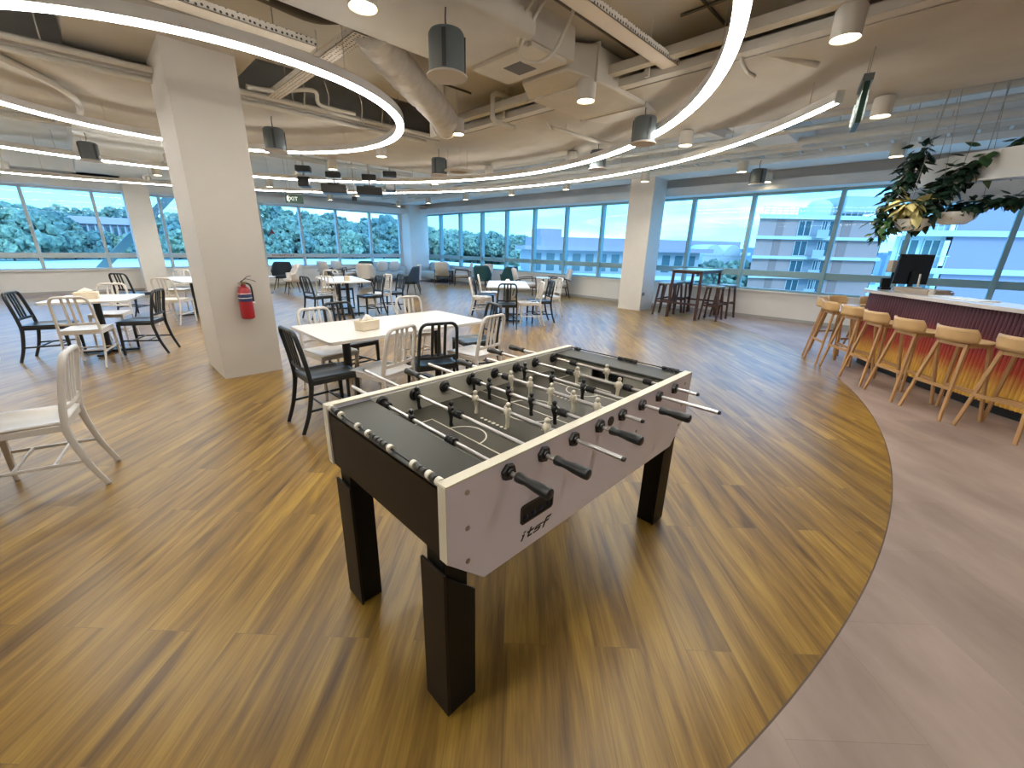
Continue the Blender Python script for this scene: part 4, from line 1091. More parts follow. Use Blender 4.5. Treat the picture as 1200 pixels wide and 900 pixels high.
# sprinkler conduits with elbows on the soffit
pipe('conduit', 'beige conduit with two elbows in front of the dark ceiling gap', 'conduit', [(4.22, 4.25, 3.30), (3.98, 4.25, 3.28), (3.92, 4.25, 3.24), (3.92, 4.25, 3.02), (3.96, 4.25, 2.98), (4.30, 4.25, 2.97)], 0.030, M_pipe, ((4.22, 4.25, 3.28),))
pipe('conduit', 'straight sprinkler pipe lying across the soffit in the upper middle', 'conduit', bez([(4.72, 4.05, 3.09), (4.75, 4.0, 3.02), (4.85, 3.95, 3.0), (5.7, 3.9, 3.0), (6.5, 3.85, 3.0)], 4), 0.028, M_pipe, ((5.0, 3.94, 3.0), (6.3, 3.86, 3.0)), 3.12)
pipe('conduit', 'thin sprinkler pipe on the left soffit with a bent branch', 'conduit', bez([(-0.30, 6.30, 3.065), (0.05, 6.9, 3.06), (0.28, 7.4, 3.02), (0.30, 8.2, 3.0), (0.12, 8.7, 3.0), (0.12, 8.80, 3.04)], 5), 0.034, M_pipe)
for y, x0, x1, z, lb in ((6.12, -4.0, 4.2, 3.06, 'long pipe along the near edge of the left soffit, behind the big pillar'), (5.98, -4.0, 4.2, 3.12, 'upper of the two long pipes passing behind the big pillar')):
    pipe('pipe', lb, 'pipe', [(x0, y, z), (x1, y, z)], 0.028, M_pipe, ((0.1, y, z), (2.2, y, z), (3.6, y, z)), 3.42)
pipe('pipe', 'slanting cable pipe in the dark gap just right of the big pillar', 'pipe', bez([(1.62, 5.70, 3.10), (1.9, 5.72, 3.13), (2.3, 5.6, 3.20), (2.45, 5.78, 3.12), (2.9, 5.8, 3.12)], 6), 0.022, M_pipe)
for k, (x, y) in enumerate(((2.25, 5.82), (2.55, 5.84), (3.0, 5.86), (3.3, 5.86))):
    pipe('cable_drop', ('first', 'second', 'third', 'fourth')[k]+' thin vertical cable in the dark gap right of the big pillar', 'cable', bez([(x, y, 3.42), (x+0.03, y-0.02, 3.25), (x+0.02, y, 3.10), (x+0.05, y, 3.05)], 4), 0.009, M_pipe, n=6)
# thin dark conduits on the ceiling boards
M_dcond = mat('dark_thin_conduit', (0.10, 0.085, 0.07), 0.6)
for pth, lb in (([(1.8, 2.62, 3.385), (3.4, 2.62, 3.385), (4.55, 2.62, 3.385)], 'dark thin conduit on the ceiling running behind the second duct'),
                ([(3.55, 1.78, 3.385), (4.58, 1.78, 3.385)], 'dark thin conduit on the ceiling beyond the large cable tray'),
                ([(4.0, -0.2, 3.385), (4.0, 2.0, 3.385)], 'dark thin conduit crossing near the bright end of the large light ring'),
                ([(2.75, 4.75, 3.385), (4.0, 4.75, 3.385)], 'dark thin conduit above the flexible duct')):
    pipe('conduit', lb, 'conduit', pth, 0.012, M_dcond, n=8)
pipe('cable_bundle', 'curly loop of white cables hanging beside the fan-coil unit', 'cables', bez([(2.95, 2.55, 3.38), (2.88, 2.72, 3.15), (2.92, 2.84, 3.02), (3.05, 2.80, 2.99), (3.18, 2.72, 3.06), (3.2, 2.6, 3.2), (3.22, 2.5, 3.39)], 6), 0.016, M_pipe, n=8)
pipe('cable_bundle', 'second loop of cables left of the fan-coil unit', 'cables', bez([(2.85, 2.50, 3.39), (2.80, 2.70, 3.2), (2.86, 2.80, 3.08), (2.98, 2.83, 3.10), (3.0, 2.85, 3.2)], 6), 0.013, M_pipe, n=8)
pipe('cable_bundle', 'curved loose cable with a junction box below the upper right ceiling gap', 'cables', bez([(4.45, 1.62, 3.20), (4.40, 1.60, 3.10), (4.42, 1.55, 3.0), (4.50, 1.50, 2.96)], 6), 0.016, M_pipe, n=8)
pipe('pipe', 'slanted beige pipe crossing the upper right dark gap', 'pipe', [(4.40, 1.52, 3.14), (4.95, 1.15, 3.08)], 0.028, M_pipe)
pipe('pipe', 'loose bundled cables lying above the perforated tray at the upper left', 'cables', bez([(-1.5, 4.05, 3.22), (-0.2, 3.95, 3.19), (0.6, 4.02, 3.22), (1.2, 3.9, 3.20), (1.7, 4.0, 3.23), (2.0, 3.85, 3.28)], 6), 0.035, M_dcond, n=8)
# pipes and trays along the perimeter, seen above the right windows
for k, (x, z, r, lb) in enumerate(((7.45, 3.28, 0.055, 'thick pale pipe along the right ceiling edge, nearest the room'), (7.85, 3.22, 0.035, 'thin pale pipe along the right ceiling edge, second from the room'), (8.75, 3.24, 0.06, 'thick pale pipe along the right ceiling edge, next to the cable ladder'))):
    pipe('pipe', lb, 'pipe', [(x, -5.5, z), (x, 15.8, z)], r, M_pipeg, [(x, y, z) for y in (-1.5, 1.4, 4.4, 7.4, 10.4)], 3.64)
for y, z, lb in ((10.0, 3.2, 'pale pipe along the left ceiling edge beyond the soffit'), (13.4, 3.22, 'second pale pipe along the left ceiling edge, nearer the windows')):
    pipe('pipe', lb, 'pipe', [(-5.0, y, z), (6.4, y, z)], 0.05, M_pipeg, [(x, y, z) for x in (-2.0, 0.0, 2.4, 4.8)], 3.64)
ld = thing('cable_ladder', 'pale cable ladder hanging above the right-hand windows', 'cable ladder', (9.25, 0, 3.16))
m = MB(); m.box(-0.17, -0.15, -5.5, 14.5, 0, 0.06); m.box(0.15, 0.17, -5.5, 14.5, 0, 0.06); m.build('rails', M_pipeg, ld, smooth=False)
m = MB()
for i in range(66): m.box(-0.15, 0.15, -5.4+0.3*i, -5.36+0.3*i, 0.01, 0.03)
m.build('rungs', M_pipeg, ld, smooth=False)
for y in (-2.5, 0.5, 3.5, 6.5, 9.5, 12.5): MB().cyl((0.165, y, 0.02), (0.165, y, 0.47), 0.008, n=6).build('hanger', M_pipeg, ld)
br = thing('slanted_duct', 'short slanted white duct between the two outer light rings and the right windows', 'duct', (0, 0, 0))
m = MB().sweep([(6.75, 2.95, 3.25), (7.30, 2.75, 3.18)], rect(0.14, 0.10), (0, 0, 1)); m.build('body', M_pipeg, br, smooth=False)
MB().cyl((7.0, 2.86, 3.2), (7.0, 2.86, 3.64), 0.006, n=6).build('hanger', M_pipeg, br)
# ------------------------------------------------------------------ suspended light rings
M_led = mat('lit_led_diffuser', (0.9, 0.88, 0.8), 0.5, emit=(1.0, 0.97, 0.90), es=LED_STRENGTH)
M_alu = mat('grey_aluminium_profile', (0.66, 0.65, 0.63), 0.5)
RCX, RCY, RH = 1.209, 5.806, 2.809
def outer_radius(a):
    # the outer arc is not concentric: it opens out towards the left windows
    tab = [(-60, 6.23), (5, 6.25), (14, 6.35), (36, 6.73), (55, 7.14), (69, 7.61), (85, 8.18), (97, 8.75), (115, 9.3), (180, 10.0)]
    for (p, q), (u, v) in zip(tab, tab[1:]):
        if p <= a <= u:
            t = (a-p)/(u-p); return q+(v-q)*t
    return tab[-1][1]
def light_ring(rad, a0, a1, label, wid=0.075, hang=10, ztop=3.4):
    t = thing('light_ring', label, 'light ring', (RCX, RCY, RH), 0)
    closed = (a1-a0) >= 360
    n = int(abs(a1-a0)/2.0)
    pts = []
    rf = (lambda a: rad) if closed else outer_radius
    for i in range(n if closed else n+1):
        a = a0+(a1-a0)*i/n; q = rf(a); pts.append((q*math.cos(R(a)), q*math.sin(R(a)), 0.045))
    if not closed:      # soften the kinks of the table
        for _ in range(6): pts = [pts[0]]+[tuple((pts[i-1][k]+2*pts[i][k]+pts[i+1][k])/4 for k in range(3)) for i in range(1, len(pts)-1)]+[pts[-1]]
    MB().sweep(pts, rect(wid, 0.076), (0, 0, 1), closed).build('profile', M_alu, t)
    MB().sweep([(x, y, -0.001) for x, y, _ in pts], rect(wid-0.010, 0.020), (0, 0, 1), closed).build('diffuser', M_led, t, label='lit white diffuser')
    for i in range(hang):
        j = int((i+0.5)/hang*(len(pts)-1)); x, y = pts[j][0], pts[j][1]
        X, Y = RCX+x, RCY+y
        top = 3.4 if (X < 4.45 and Y < 5.7) else (3.1 if (X < 6.6 and Y < 8.9) else 3.62)
        if 0.25 < X < 1.62: top = 3.25 if 5.15 < Y < 6.3 else (3.14 if Y > 8.9 else top)
        MB().cyl((x, y, 0.08), (x, y, top-RH), 0.003, n=6).build('suspension_wire', M_bolt, t)
    if not closed:
        for a in (a0, a1):
            q = rf(a); Mx = Matrix.Translation((q*math.cos(R(a)), q*math.sin(R(a)), 0.05)) @ Matrix.Rotation(R(a), 4, 'Z')
            MB().box(-wid/2-0.004, wid/2+0.004, -0.006, 0.006, -0.066, 0.036, Mx).build('end_cap', M_alu, t)
    return t
light_ring(2.014, 0, 360, 'smallest glowing light ring, circling the big white pillar', 0.085, 8)
light_ring(5.004, 0, 360, 'largest complete glowing ring, sweeping from the top edge right round the room', 0.095, 16)
light_ring(6.233, -51.0, 128, 'outermost glowing light arc that ends in mid-air at the upper right', 0.058, 16)

# ------------------------------------------------------------------ downlights
M_dl = mat('white_downlight_body', (0.60, 0.57, 0.52), 0.5)
M_dlglow = mat('lit_downlight_lens', (1, 0.9, 0.7), 0.5, emit=(1.0, 0.80, 0.50), es=12.0)
lamp = bpy.data.lights.new('downlight_lamp', 'SPOT'); lamp.energy = DL_ENERGY; lamp.color = (1.0, 0.92, 0.80); lamp.spot_size = R(120); lamp.spot_blend = 0.8; lamp.shadow_soft_size = 0.07
def make_downlight(x, y, ztop, label, group):
    t = thing('downlight', label, 'downlight', (x, y, 2.90), 0, group)
    MB().lathe([(0.078, 0.012), (0.088, 0.0), (0.090, 0.006), (0.090, 0.17), (0.082, 0.182), (0.0, 0.184)], 24).build('housing', M_dl, t)
    MB().lathe([(0.0, 0.010), (0.078, 0.010), (0.078, 0.013), (0.0, 0.013)], 24).build('lens', M_dlglow, t, label='lit warm lens')
    MB().cyl((0, 0, 0.18), (0, 0, ztop-2.90), 0.006, n=8).build('stem', M_dl, t)
    l = bpy.data.objects.new('lamp', lamp); COL.objects.link(l); l.parent = t; l.location = (0, 0, -0.01)
    return t
named = {
    (1.55, 2.88): 'lit downlight on the wide air duct at the top of the photo',
    (3.89, 2.84): 'lit downlight hanging in front of the bulky flared duct',
    (6.33, 2.86): 'lit downlight between the large light ring and the outer arc, upper right',
    (4.02, 0.80): 'bright downlight below the dark gap at the upper right of the large ring',
    (6.36, 0.79): 'bright downlight beside the exit sign seen edge-on',
    (8.98, 0.80): 'lit downlight just above the hanging ivy',
    (3.84, 4.84): 'lit downlight under the elbow of the flexible duct',
    (3.90, 6.97): 'lit downlight on the soffit just outside the small ring',
    (3.88, 8.90): 'lit downlight above the black projectors',
    (8.98, 2.92): 'lit downlight on a drop rod left of the fan-shaped speaker above the right windows',
    (10.55, 2.90): 'small downlight in front of the bulkhead above the right windows, below the fan-shaped speaker',
}
GX = (-3.4, -0.9, 1.55, 3.9, 6.35, 8.98); GY = (-3.6, -1.4, 0.8, 2.87, 4.84, 6.97, 8.9, 10.95, 13.0, 15.0)
def ceil_z(x, y):
    if x < 4.45 and y < 5.72: return 3.40
    if x < 6.6 and y < 8.9: return 3.10
    return 3.62
for (x, y), lb in named.items():
    zt = ceil_z(x, y)
    if (x, y) == (1.55, 2.88): zt = 3.10
    if (x, y) == (3.89, 2.84): zt = 3.40
    make_downlight(x, y, zt, lb, 'lit ceiling downlights')
k = 0
for gx in GX:
    for gy in GY:
        if any(abs(gx-a)+abs(gy-b) < 0.6 for a, b in named): continue
        if 0.6 < gx < 1.7 and 4.7 < gy < 6.5: continue
        if gx < 6.6 and gy < 5.2 and gy > 0.5 and gx < 3: continue
        far = gy > 8.5 or gx > 8.5
        one = {(6.35, 4.84): 'lit downlight between the large ring and the outer arc, first from the flared duct', (6.35, 6.97): 'lit downlight between the large ring and the outer arc, second from the flared duct',
               (1.55, 6.97): 'lit downlight on the soffit just behind the big pillar'}.get((gx, gy))
        if one: make_downlight(gx, gy, ceil_z(gx, gy), one, 'lit ceiling downlights')
        elif far: make_downlight(gx, gy, ceil_z(gx, gy), 'small lit downlight in the distant part of the ceiling, towards the windows', 'far ceiling downlights')
        else: make_downlight(gx, gy, ceil_z(gx, gy), 'lit ceiling downlight over the near part of the room', 'near ceiling downlights')  # rows added out of view, continuing the seen grid, to light the near side

# ------------------------------------------------------------------ hung cylinder speakers
M_spk = mat('slate_grey_speaker', (0.12, 0.145, 0.155), 0.5, noise=0.05)
M_grille = mat('pale_speaker_rim', (0.50, 0.45, 0.40), 0.5)
M_spkface = mat('grey_speaker_cloth', (0.30, 0.28, 0.27), 0.7)
def make_speaker(loc, ztop, label):
    t = thing('ceiling_speaker', label, 'speaker', loc, 25, 'grey cylinder speakers hung from the ceiling')
    MB().lathe([(0.125, 0.02), (0.127, 0.02), (0.127, 0.255), (0.115, 0.275), (0.0, 0.28)], 28).build('body', M_spk, t)
    MB().lathe([(0.118, 0.0), (0.146, 0.002), (0.148, 0.012), (0.128, 0.022), (0.118, 0.022)], 28).build('rim', M_grille, t)
    MB().lathe([(0.0, 0.006), (0.12, 0.008), (0.12, 0.012), (0.0, 0.012)], 28).build('face', M_spkface, t)
    for a in (20, 75, 200, 300): MB().box(0.124, 0.136, -0.014, 0.014, 0.03, 0.25, Matrix.Rotation(R(a), 4, 'Z')).build('clip', mat('dark_clip', (0.04, 0.045, 0.05), 0.5), t)
    MB().tube(bez([(0, 0, 0.27), (0.01, 0.01, 0.36), (0.0, 0.0, max(0.42, ztop-loc[2]))], 4), 0.006, 6).build('cable', M_dcond, t)
    return t
sp0 = make_speaker((2.14, 2.81, 2.66), 3.08, 'largest grey cylinder speaker, hanging below the wide air duct at the top')
for x, y, z, lb in ((4.95, 2.75, 2.68, 'grey cylinder speaker hanging inside the large ring, right of the bulky duct'), (2.12, 6.60, 2.66, 'grey cylinder speaker inside the small light ring, right of the big pillar'),
                    (4.70, 6.45, 2.66, 'grey speaker hung beside the white disc under the ceiling, in the middle'), (0.38, 10.1, 2.70, 'grey speaker seen just left of the big pillar, between two light lines'),
                    (9.3, 2.72, 2.70, 'fan-shaped grey speaker hanging in front of the right windows'), (6.2, 4.2, 2.72, 'pale grey speaker between the two outer light lines, right of the pillar-side duct')):
    dup(sp0, (x, y, z), random.uniform(0, 90), lb)
ws = thing('ceiling_disc', 'white round disc hanging flat beside a grey speaker in the middle of the ceiling', 'disc', (4.93, 6.20, 2.72), 0)
MB().lathe([(0.15, 0), (0.24, 0.0), (0.25, 0.015), (0.24, 0.03), (0.15, 0.03), (0.15, 0)], 32, cap=False).build('rim', M_dl, ws)
MB().lathe([(0, 0.012), (0.15, 0.012), (0.15, 0.02), (0, 0.02)], 28).build('centre', M_spkface, ws)
for a in (0, 120, 240): MB().cyl((0.2*math.cos(R(a)), 0.2*math.sin(R(a)), 0.03), (0.2*math.cos(R(a)), 0.2*math.sin(R(a)), 0.38), 0.003, n=6).build('wire', M_bolt, ws)
rs = thing('ceiling_speaker', 'round white-rimmed ceiling speaker at the upper right edge of the photo', 'speaker', (5.45, -0.42, 2.93), 0)
MB().lathe([(0.12, 0.0), (0.165, 0.0), (0.17, 0.015), (0.15, 0.17), (0, 0.17)], 28, cap=False).build('rim', mat('white_rim', (0.75, 0.74, 0.72), 0.5), rs)
MB().lathe([(0, 0.008), (0.12, 0.004), (0.12, 0.012), (0, 0.014)], 28).build('face', M_spkface, rs)

# ------------------------------------------------------------------ projectors hung in a row
def projector(x, y, z, w, rz, label):
    t = thing('projector', label, 'projector', (x, y, z), rz, 'black projectors hung in a row')
    bevel(MB().box(-w/2, w/2, -0.20, 0.20, 0, 0.17).build('body', M_black, t), 0.02)
    MB().cyl((w*0.25, -0.20, 0.085), (w*0.25, -0.26, 0.085), 0.06, 0.055, 18).build('lens', mat('dark_lens', (0.02, 0.02, 0.03), 0.1), t)
    MB().box(-w*0.42, w*0.05, -0.205, -0.2, 0.03, 0.14).build('vent', mat('charcoal_vent', (0.04, 0.04, 0.045), 0.5), t)
    MB().box(-0.12, 0.12, -0.10, 0.10, 0.17, 0.20).build('mount_plate', M_black, t)
    MB().cyl((0, 0, 0.19), (0, 0, 3.62-z), 0.022, n=10).build('mount_pole', M_dl, t)
    bevel(MB().box(-0.15, 0.15, -0.12, 0.12, 0.30, 0.42).build('mount_box', M_black, t), 0.02)
    return t
projector(4.12, 9.45, 2.52, 0.50, 150, 'black projector left of the middle, above the left windows')
projector(4.78, 9.15, 2.52, 0.54, 150, 'wider black projector right of the middle, above the left windows')
projector(3.75, 10.1, 2.66, 0.22, 150, 'small black device at the left end of the projector row')
projector(5.35, 8.05+1.2, 2.66, 0.22, 150, 'small black device at the right end of the projector row, above the corner pillar')
cam = thing('ceiling_camera', 'tiny black camera on a white arm between the two projectors', 'camera', (4.50, 9.35, 2.45), 150)
MB().cyl((0, 0, 0.03), (0, 0, 1.17), 0.012, n=8).build('arm', M_dl, cam)
bevel(MB().box(-0.05, 0.05, -0.07, 0.05, -0.05, 0.035).build('body', M_black, cam), 0.01)

# ------------------------------------------------------------------ exit signs
M_sign = mat('dark_green_sign_face', (0.010, 0.045, 0.032), 0.35)
M_glyph = mat('lit_white_sign_print', (0.75, 0.80, 0.76), 0.5, emit=(0.8, 0.95, 0.88), es=0.25)
def exit_sign(loc, rz, w, h, ztop, label):
    t = thing('exit_sign', label, 'exit sign', loc, rz)
    bevel(MB().box(-w/2, w/2, -0.02, 0.02, 0, h).build('panel', M_sign, t), 0.004)
    MB().box(-w/2-0.01, w/2+0.01, -0.035, 0.035, h, h+0.05).build('housing', M_spk, t)
    for side in (-1, 1):
        cu = bpy.data.curves.new('lettering', 'FONT'); cu.body = 'EXIT'; cu.size = h*0.62; cu.extrude = 0.0012; cu.align_x = 'CENTER'; cu.align_y = 'CENTER'
        tmp = bpy.data.objects.new('lettering', cu); COL.objects.link(tmp); bpy.context.view_layer.update()
        me = bpy.data.meshes.new_from_object(tmp.evaluated_get(bpy.context.evaluated_depsgraph_get()))
        bpy.data.objects.remove(tmp); me.materials.clear(); me.materials.append(M_glyph)
        o = bpy.data.objects.new('lettering', me); COL.objects.link(o); o.parent = t
        o.location = (side*-0.12*w*-1 if side < 0 else -0.12*w, side*0.0212, h*0.5)
        o.rotation_euler = (PI/2, 0, 0 if side < 0 else PI)
        m = MB(); sy = side*0.0212
        # running figure: head, body, limbs as little bars
        x0 = (-0.34*w) if side < 0 else (0.34*w)
        m.cyl((x0, sy-0.001, h*0.78), (x0, sy+0.001, h*0.78), h*0.08, n=12)
        for p in (((0, .68), (-.02, .42)), ((-.02, .42), (.10, .30)), ((.10, .30), (.06, .12)), ((-.02, .42), (-.12, .20)), ((0, .62), (.14, .56)), ((0, .62), (-.12, .50))):
            (a, b), (c, d) = p
            m.cyl((x0+a*h, sy, b*h), (x0+c*h, sy, d*h), h*0.045, n=6)
        m.build('running_figure', M_glyph, t)
    for sx in (-1, 1): MB().cyl((sx*w*0.35, 0, h+0.05), (sx*w*0.35, 0, ztop-loc[2]), 0.004, n=6).build('hanger', M_bolt, t)
    return t
exit_sign((3.95, 11.45, 2.42), -14, 0.40, 0.20, 3.62, 'exit sign facing the room, hung in front of the left windows')
exit_sign((5.02, 0.78, 2.55), 12, 0.36, 0.30, 3.10, 'exit sign seen edge-on below the right soffit')
# labels stuck on the far glass
wl = thing('warning_label', 'small red triangular warning sticker on the left window glass', 'sticker', (4.97, 17.055, 1.78), 0)
m = MB(); m.add([(-0.10, 0, 0), (0.10, 0, 0), (0, 0, 0.17), (-0.10, 0.003, 0), (0.10, 0.003, 0), (0, 0.003, 0.17)], [(0, 1, 2), (5, 4, 3), (0, 3, 4, 1), (1, 4, 5, 2), (2, 5, 3, 0)]); m.build('sticker', mat('dark_red_print', (0.22, 0.05, 0.08), 0.5), wl, smooth=False)

ns = thing('notice_strip', 'long pale notice strip with red print on the bar of the left windows', 'sticker', (5.22, 16.995, 1.0), 0)
MB().box(-0.42, 0.42, -0.003, 0.003, 0, 0.085).build('strip', mat('pale_notice', (0.6, 0.62, 0.64), 0.5), ns, smooth=False)
m = MB()
for z in (0.018, 0.052):
    x = -0.38
    while x < 0.36:
        w_ = 0.03+0.05*((x*37) % 1.0); m.box(x, min(x+w_, 0.38), -0.0045, -0.003, z, z+0.018); x += w_+0.02
m.build('print', mat('dark_red_print', (0.22, 0.05, 0.08), 0.5), ns, smooth=False, kind='stuff')

# ------------------------------------------------------------------ hanging planters over the bar
M_leafd = mat('dark_ivy_leaf', (0.008, 0.034, 0.020), 0.45, noise=0.35, nscale=7)
M_leafm = mat('green_leaf', (0.035, 0.10, 0.028), 0.42, noise=0.35, nscale=7)
M_leafy = mat('yellow_green_leaf', (0.52, 0.47, 0.20), 0.5, noise=0.3, nscale=6)
M_pot = mat('white_planter', (0.76, 0.79, 0.80), 0.5)
def leaf(m, p, d, up, L, W):
    d = Vector(d).normalized(); s = d.cross(Vector(up)).normalized(); u = s.cross(d)
    p = Vector(p)
    prof = [(0, 0.06), (0.18, 0.75), (0.42, 1.0), (0.7, 0.66), (1.0, 0.02)]
    vs = []; fs = []
    for t, w in prof:
        c = p+d*(L*t)-u*(L*0.28*t*t)
        vs += [c-s*(W*w/2)-u*(W*0.10*w), c+u*(W*0.05*w), c+s*(W*w/2)-u*(W*0.10*w)]
    for i in range(4):
        a = 3*i
        fs += [(a, a+1, a+4, a+3), (a+1, a+2, a+5, a+4)]
    m.add(vs, fs)
def foliage(rnd, path, spread, n, L, W):
    m = MB()
    for i in range(n):
        t = rnd.random()*(len(path)-1); k = int(t); f = t-k
        p = Vector(path[k]).lerp(Vector(path[min(k+1, len(path)-1)]), f)
        q = Vector((rnd.gauss(0, 1), rnd.gauss(0, 1), rnd.gauss(0, 0.8))); q.normalize()
        p = p+q*spread*rnd.random()**0.6
        d = q+Vector((0, 0, -0.55))
        leaf(m, p, d, (rnd.uniform(-.5, .5), rnd.uniform(-.5, .5), 1), L*rnd.uniform(0.65, 1.2), W*rnd.uniform(0.7, 1.15))
    return m
def plant(loc, label, path, spread, n, L, W, M, seed, pot=None, stems=True):
    rnd = random.Random(seed)
    t = thing('hanging_plant', label, 'plant', loc, 0)
    if pot:
        MB().lathe([(pot*0.55, -0.10), (pot*0.9, -0.05), (pot, 0.03), (pot*0.95, 0.03), (pot*0.82, 0.0), (0, 0.0)], 24, Matrix.Translation(path[0])).build('planter', M_pot, t)
    foliage(rnd, path, spread, n, L, W).build('foliage', M, t, smooth=True, ang=180)
    if stems: MB().tube(bez(path, 4), 0.008, 6).build('stem', mat('plant_stem', (0.06, 0.07, 0.03), 0.7), t)
    return t
PX, PY = 7.0, 0.33
plant((7.05, 0.42, 2.15), 'dark ivy trailing down the left edge of the white hanging ring shelf', [(0.0, 0.0, 0.52), (0.02, 0.02, 0.38), (-0.02, 0.07, 0.20), (-0.05, 0.14, 0.0), (-0.08, 0.20, -0.28)], 0.11, 190, 0.11, 0.075, M_leafd, 1)
plant((6.95, 0.47, 1.80), 'fresh green leaves below the dark ivy, above the bar screen', [(0.05, 0.0, 0.18), (0.0, 0.04, 0.06), (-0.02, 0.10, -0.10)], 0.09, 120, 0.10, 0.06, M_leafm, 2)
plant((6.9, 0.30, 2.02), 'yellow-green plant in a small white hanging bowl', [(0.0, 0.02, -0.04), (0.0, 0.05, 0.04), (-0.03, 0.12, 0.04)], 0.13, 70, 0.16, 0.10, M_leafy, 3, None)
plant((7.0, 0.06, 2.22), 'large dark trailing plant in the middle of the hanging planters', [(0.05, -0.08, 0.22), (0.0, 0.0, 0.12), (0.0, 0.08, -0.02), (-0.05, 0.16, -0.18), (-0.08, 0.22, -0.32)], 0.13, 230, 0.12, 0.085, M_leafd, 4)
plant((7.0, -0.16, 2.08), 'dark shadowy trailing leaves right of the middle, in front of the far building', [(0.0, 0.22, -0.08), (0.0, 0.05, -0.05), (0.0, -0.12, 0.0), (0.0, -0.28, 0.0)], 0.075, 150, 0.10, 0.07, M_leafd, 5)
plant((7.1, -0.20, 2.56), 'broad-leaved green plant at the right edge of the photo', [(0.0, 0.16, -0.06), (0.0, 0.0, 0.0), (0.0, -0.15, 0.06)], 0.14, 46, 0.20, 0.10, M_leafm, 6, None)
def bowl(x, y, z, r, label, ztop):
    t = thing('planter_bowl', label, 'planter', (x, y, z), 0)
    MB().lathe([(0, -0.13), (r*0.55, -0.125), (r*0.88, -0.07), (r, 0.0), (r*0.95, 0.0), (r*0.8, -0.06), (0, -0.10)], 28).build('bowl', M_pot, t)
    for a in (30, 150, 270): MB().cyl((r*0.97*math.cos(R(a)), r*0.97*math.sin(R(a)), 0), (0.02*math.cos(R(a)), 0.02*math.sin(R(a)), ztop-z), 0.003, n=6).build('wire', M_bolt, t)
bowl(6.98, 0.30, 1.90, 0.18, 'white hanging bowl under the yellow-green plant', 3.62)
bowl(7.10, -0.02, 1.97, 0.19, 'grey-white hanging bowl under the dark trailing plant', 3.62)
# ring shelf carrying the plants: a flat white hoop hung on wires
rsf = thing('hanging_shelf', 'curved white hoop-shaped shelf hung over the bar, carrying the plants', 'shelf', (8.30, -1.10, 2.42), 0)
pts = [(1.55*math.cos(R(a)), 1.75*math.sin(R(a)), 0) for a in range(0, 360, 6)]
MB().sweep(pts, rect(0.035, 0.30), (0, 0, 1), True).build('hoop', M_pot, rsf, ang=60)
MB().sweep([(x, y, -0.14) for x, y, _ in pts], rect(0.20, 0.02), (0, 0, 1), True).build('shelf_board', M_pot, rsf, ang=60)
for a in range(10, 360, 45): MB().cyl((1.55*math.cos(R(a)), 1.75*math.sin(R(a)), 0.15), (1.55*math.cos(R(a)), 1.75*math.sin(R(a)), 1.20), 0.004, n=6).build('wire', M_bolt, rsf)
# ------------------------------------------------------------------ outside: lawn and road, wooded hill, apartment blocks, skyline
def mat_crown():
    m = bpy.data.materials.new('hazed_tree_foliage'); nt, b = nodes_of(m); L = nt.links.new; N = nt.nodes.new
    tc = N('ShaderNodeTexCoord'); n = N('ShaderNodeTexNoise'); n.inputs['Scale'].default_value = 2.6; n.inputs['Detail'].default_value = 8; n.inputs['Roughness'].default_value = 0.7; L(tc.outputs['Object'], n.inputs['Vector'])
    r = N('ShaderNodeValToRGB'); e = r.color_ramp.elements
    e[0].position = 0.36; e[0].color = (0.085, 0.135, 0.13, 1); e[1].position = 0.70; e[1].color = (0.38, 0.44, 0.37, 1)  # aerial haze put into the leaf colours: bluish, with lifted darks
    L(n.outputs['Fac'], r.inputs['Fac'])
    hu = N('ShaderNodeObjectInfo'); g = N('ShaderNodeMixRGB'); g.blend_type = 'MULTIPLY'; g.inputs['Fac'].default_value = 1
    r2 = N('ShaderNodeValToRGB'); r2.color_ramp.elements[0].color = (0.65, 0.75, 0.8, 1); r2.color_ramp.elements[1].color = (1.25, 1.2, 0.95, 1); L(hu.outputs['Random'], r2.inputs['Fac'])
    L(r.outputs['Color'], g.inputs['Color1']); L(r2.outputs['Color'], g.inputs['Color2']); L(g.outputs['Color'], b.inputs['Base Color'])
    b.inputs['Roughness'].default_value = 0.8; b.inputs['Specular IOR Level'].default_value = 0.1
    return m
M_crown = mat_crown()
M_bark = mat('grey_bark', (0.10, 0.085, 0.07), 0.9)
M_conc = mat('pale_concrete', (0.46, 0.46, 0.46), 0.8, noise=0.06, nscale=0.3)
M_white = mat('white_render', (0.58, 0.59, 0.60), 0.75)
M_tan = mat('mauve_tan_panel', (0.46, 0.28, 0.25), 0.75, noise=0.04, nscale=0.4)
M_tand = mat('brown_tan_panel', (0.33, 0.19, 0.165), 0.75)
M_blg = mat('blue_grey_panel', (0.33, 0.25, 0.33), 0.7, noise=0.03, nscale=0.3)
M_bwin = mat('dark_window_glass', (0.06, 0.11, 0.13), 0.12)
M_roofg = mat('grey_roofing', (0.34, 0.33, 0.36), 0.8, noise=0.08, nscale=0.3)
GZ = -14.0
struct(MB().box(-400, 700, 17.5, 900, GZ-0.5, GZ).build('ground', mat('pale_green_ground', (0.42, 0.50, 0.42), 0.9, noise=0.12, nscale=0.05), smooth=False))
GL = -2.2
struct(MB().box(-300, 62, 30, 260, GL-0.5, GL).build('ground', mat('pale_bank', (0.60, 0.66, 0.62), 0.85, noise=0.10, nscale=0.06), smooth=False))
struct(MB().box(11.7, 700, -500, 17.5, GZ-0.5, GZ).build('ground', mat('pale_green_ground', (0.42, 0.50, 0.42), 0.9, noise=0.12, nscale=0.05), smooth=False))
struct(MB().box(-260, 62, 62, 92, GL, GL+0.05).build('road', mat('pale_road', (0.66, 0.68, 0.68), 0.8, noise=0.05, nscale=0.1), smooth=False))
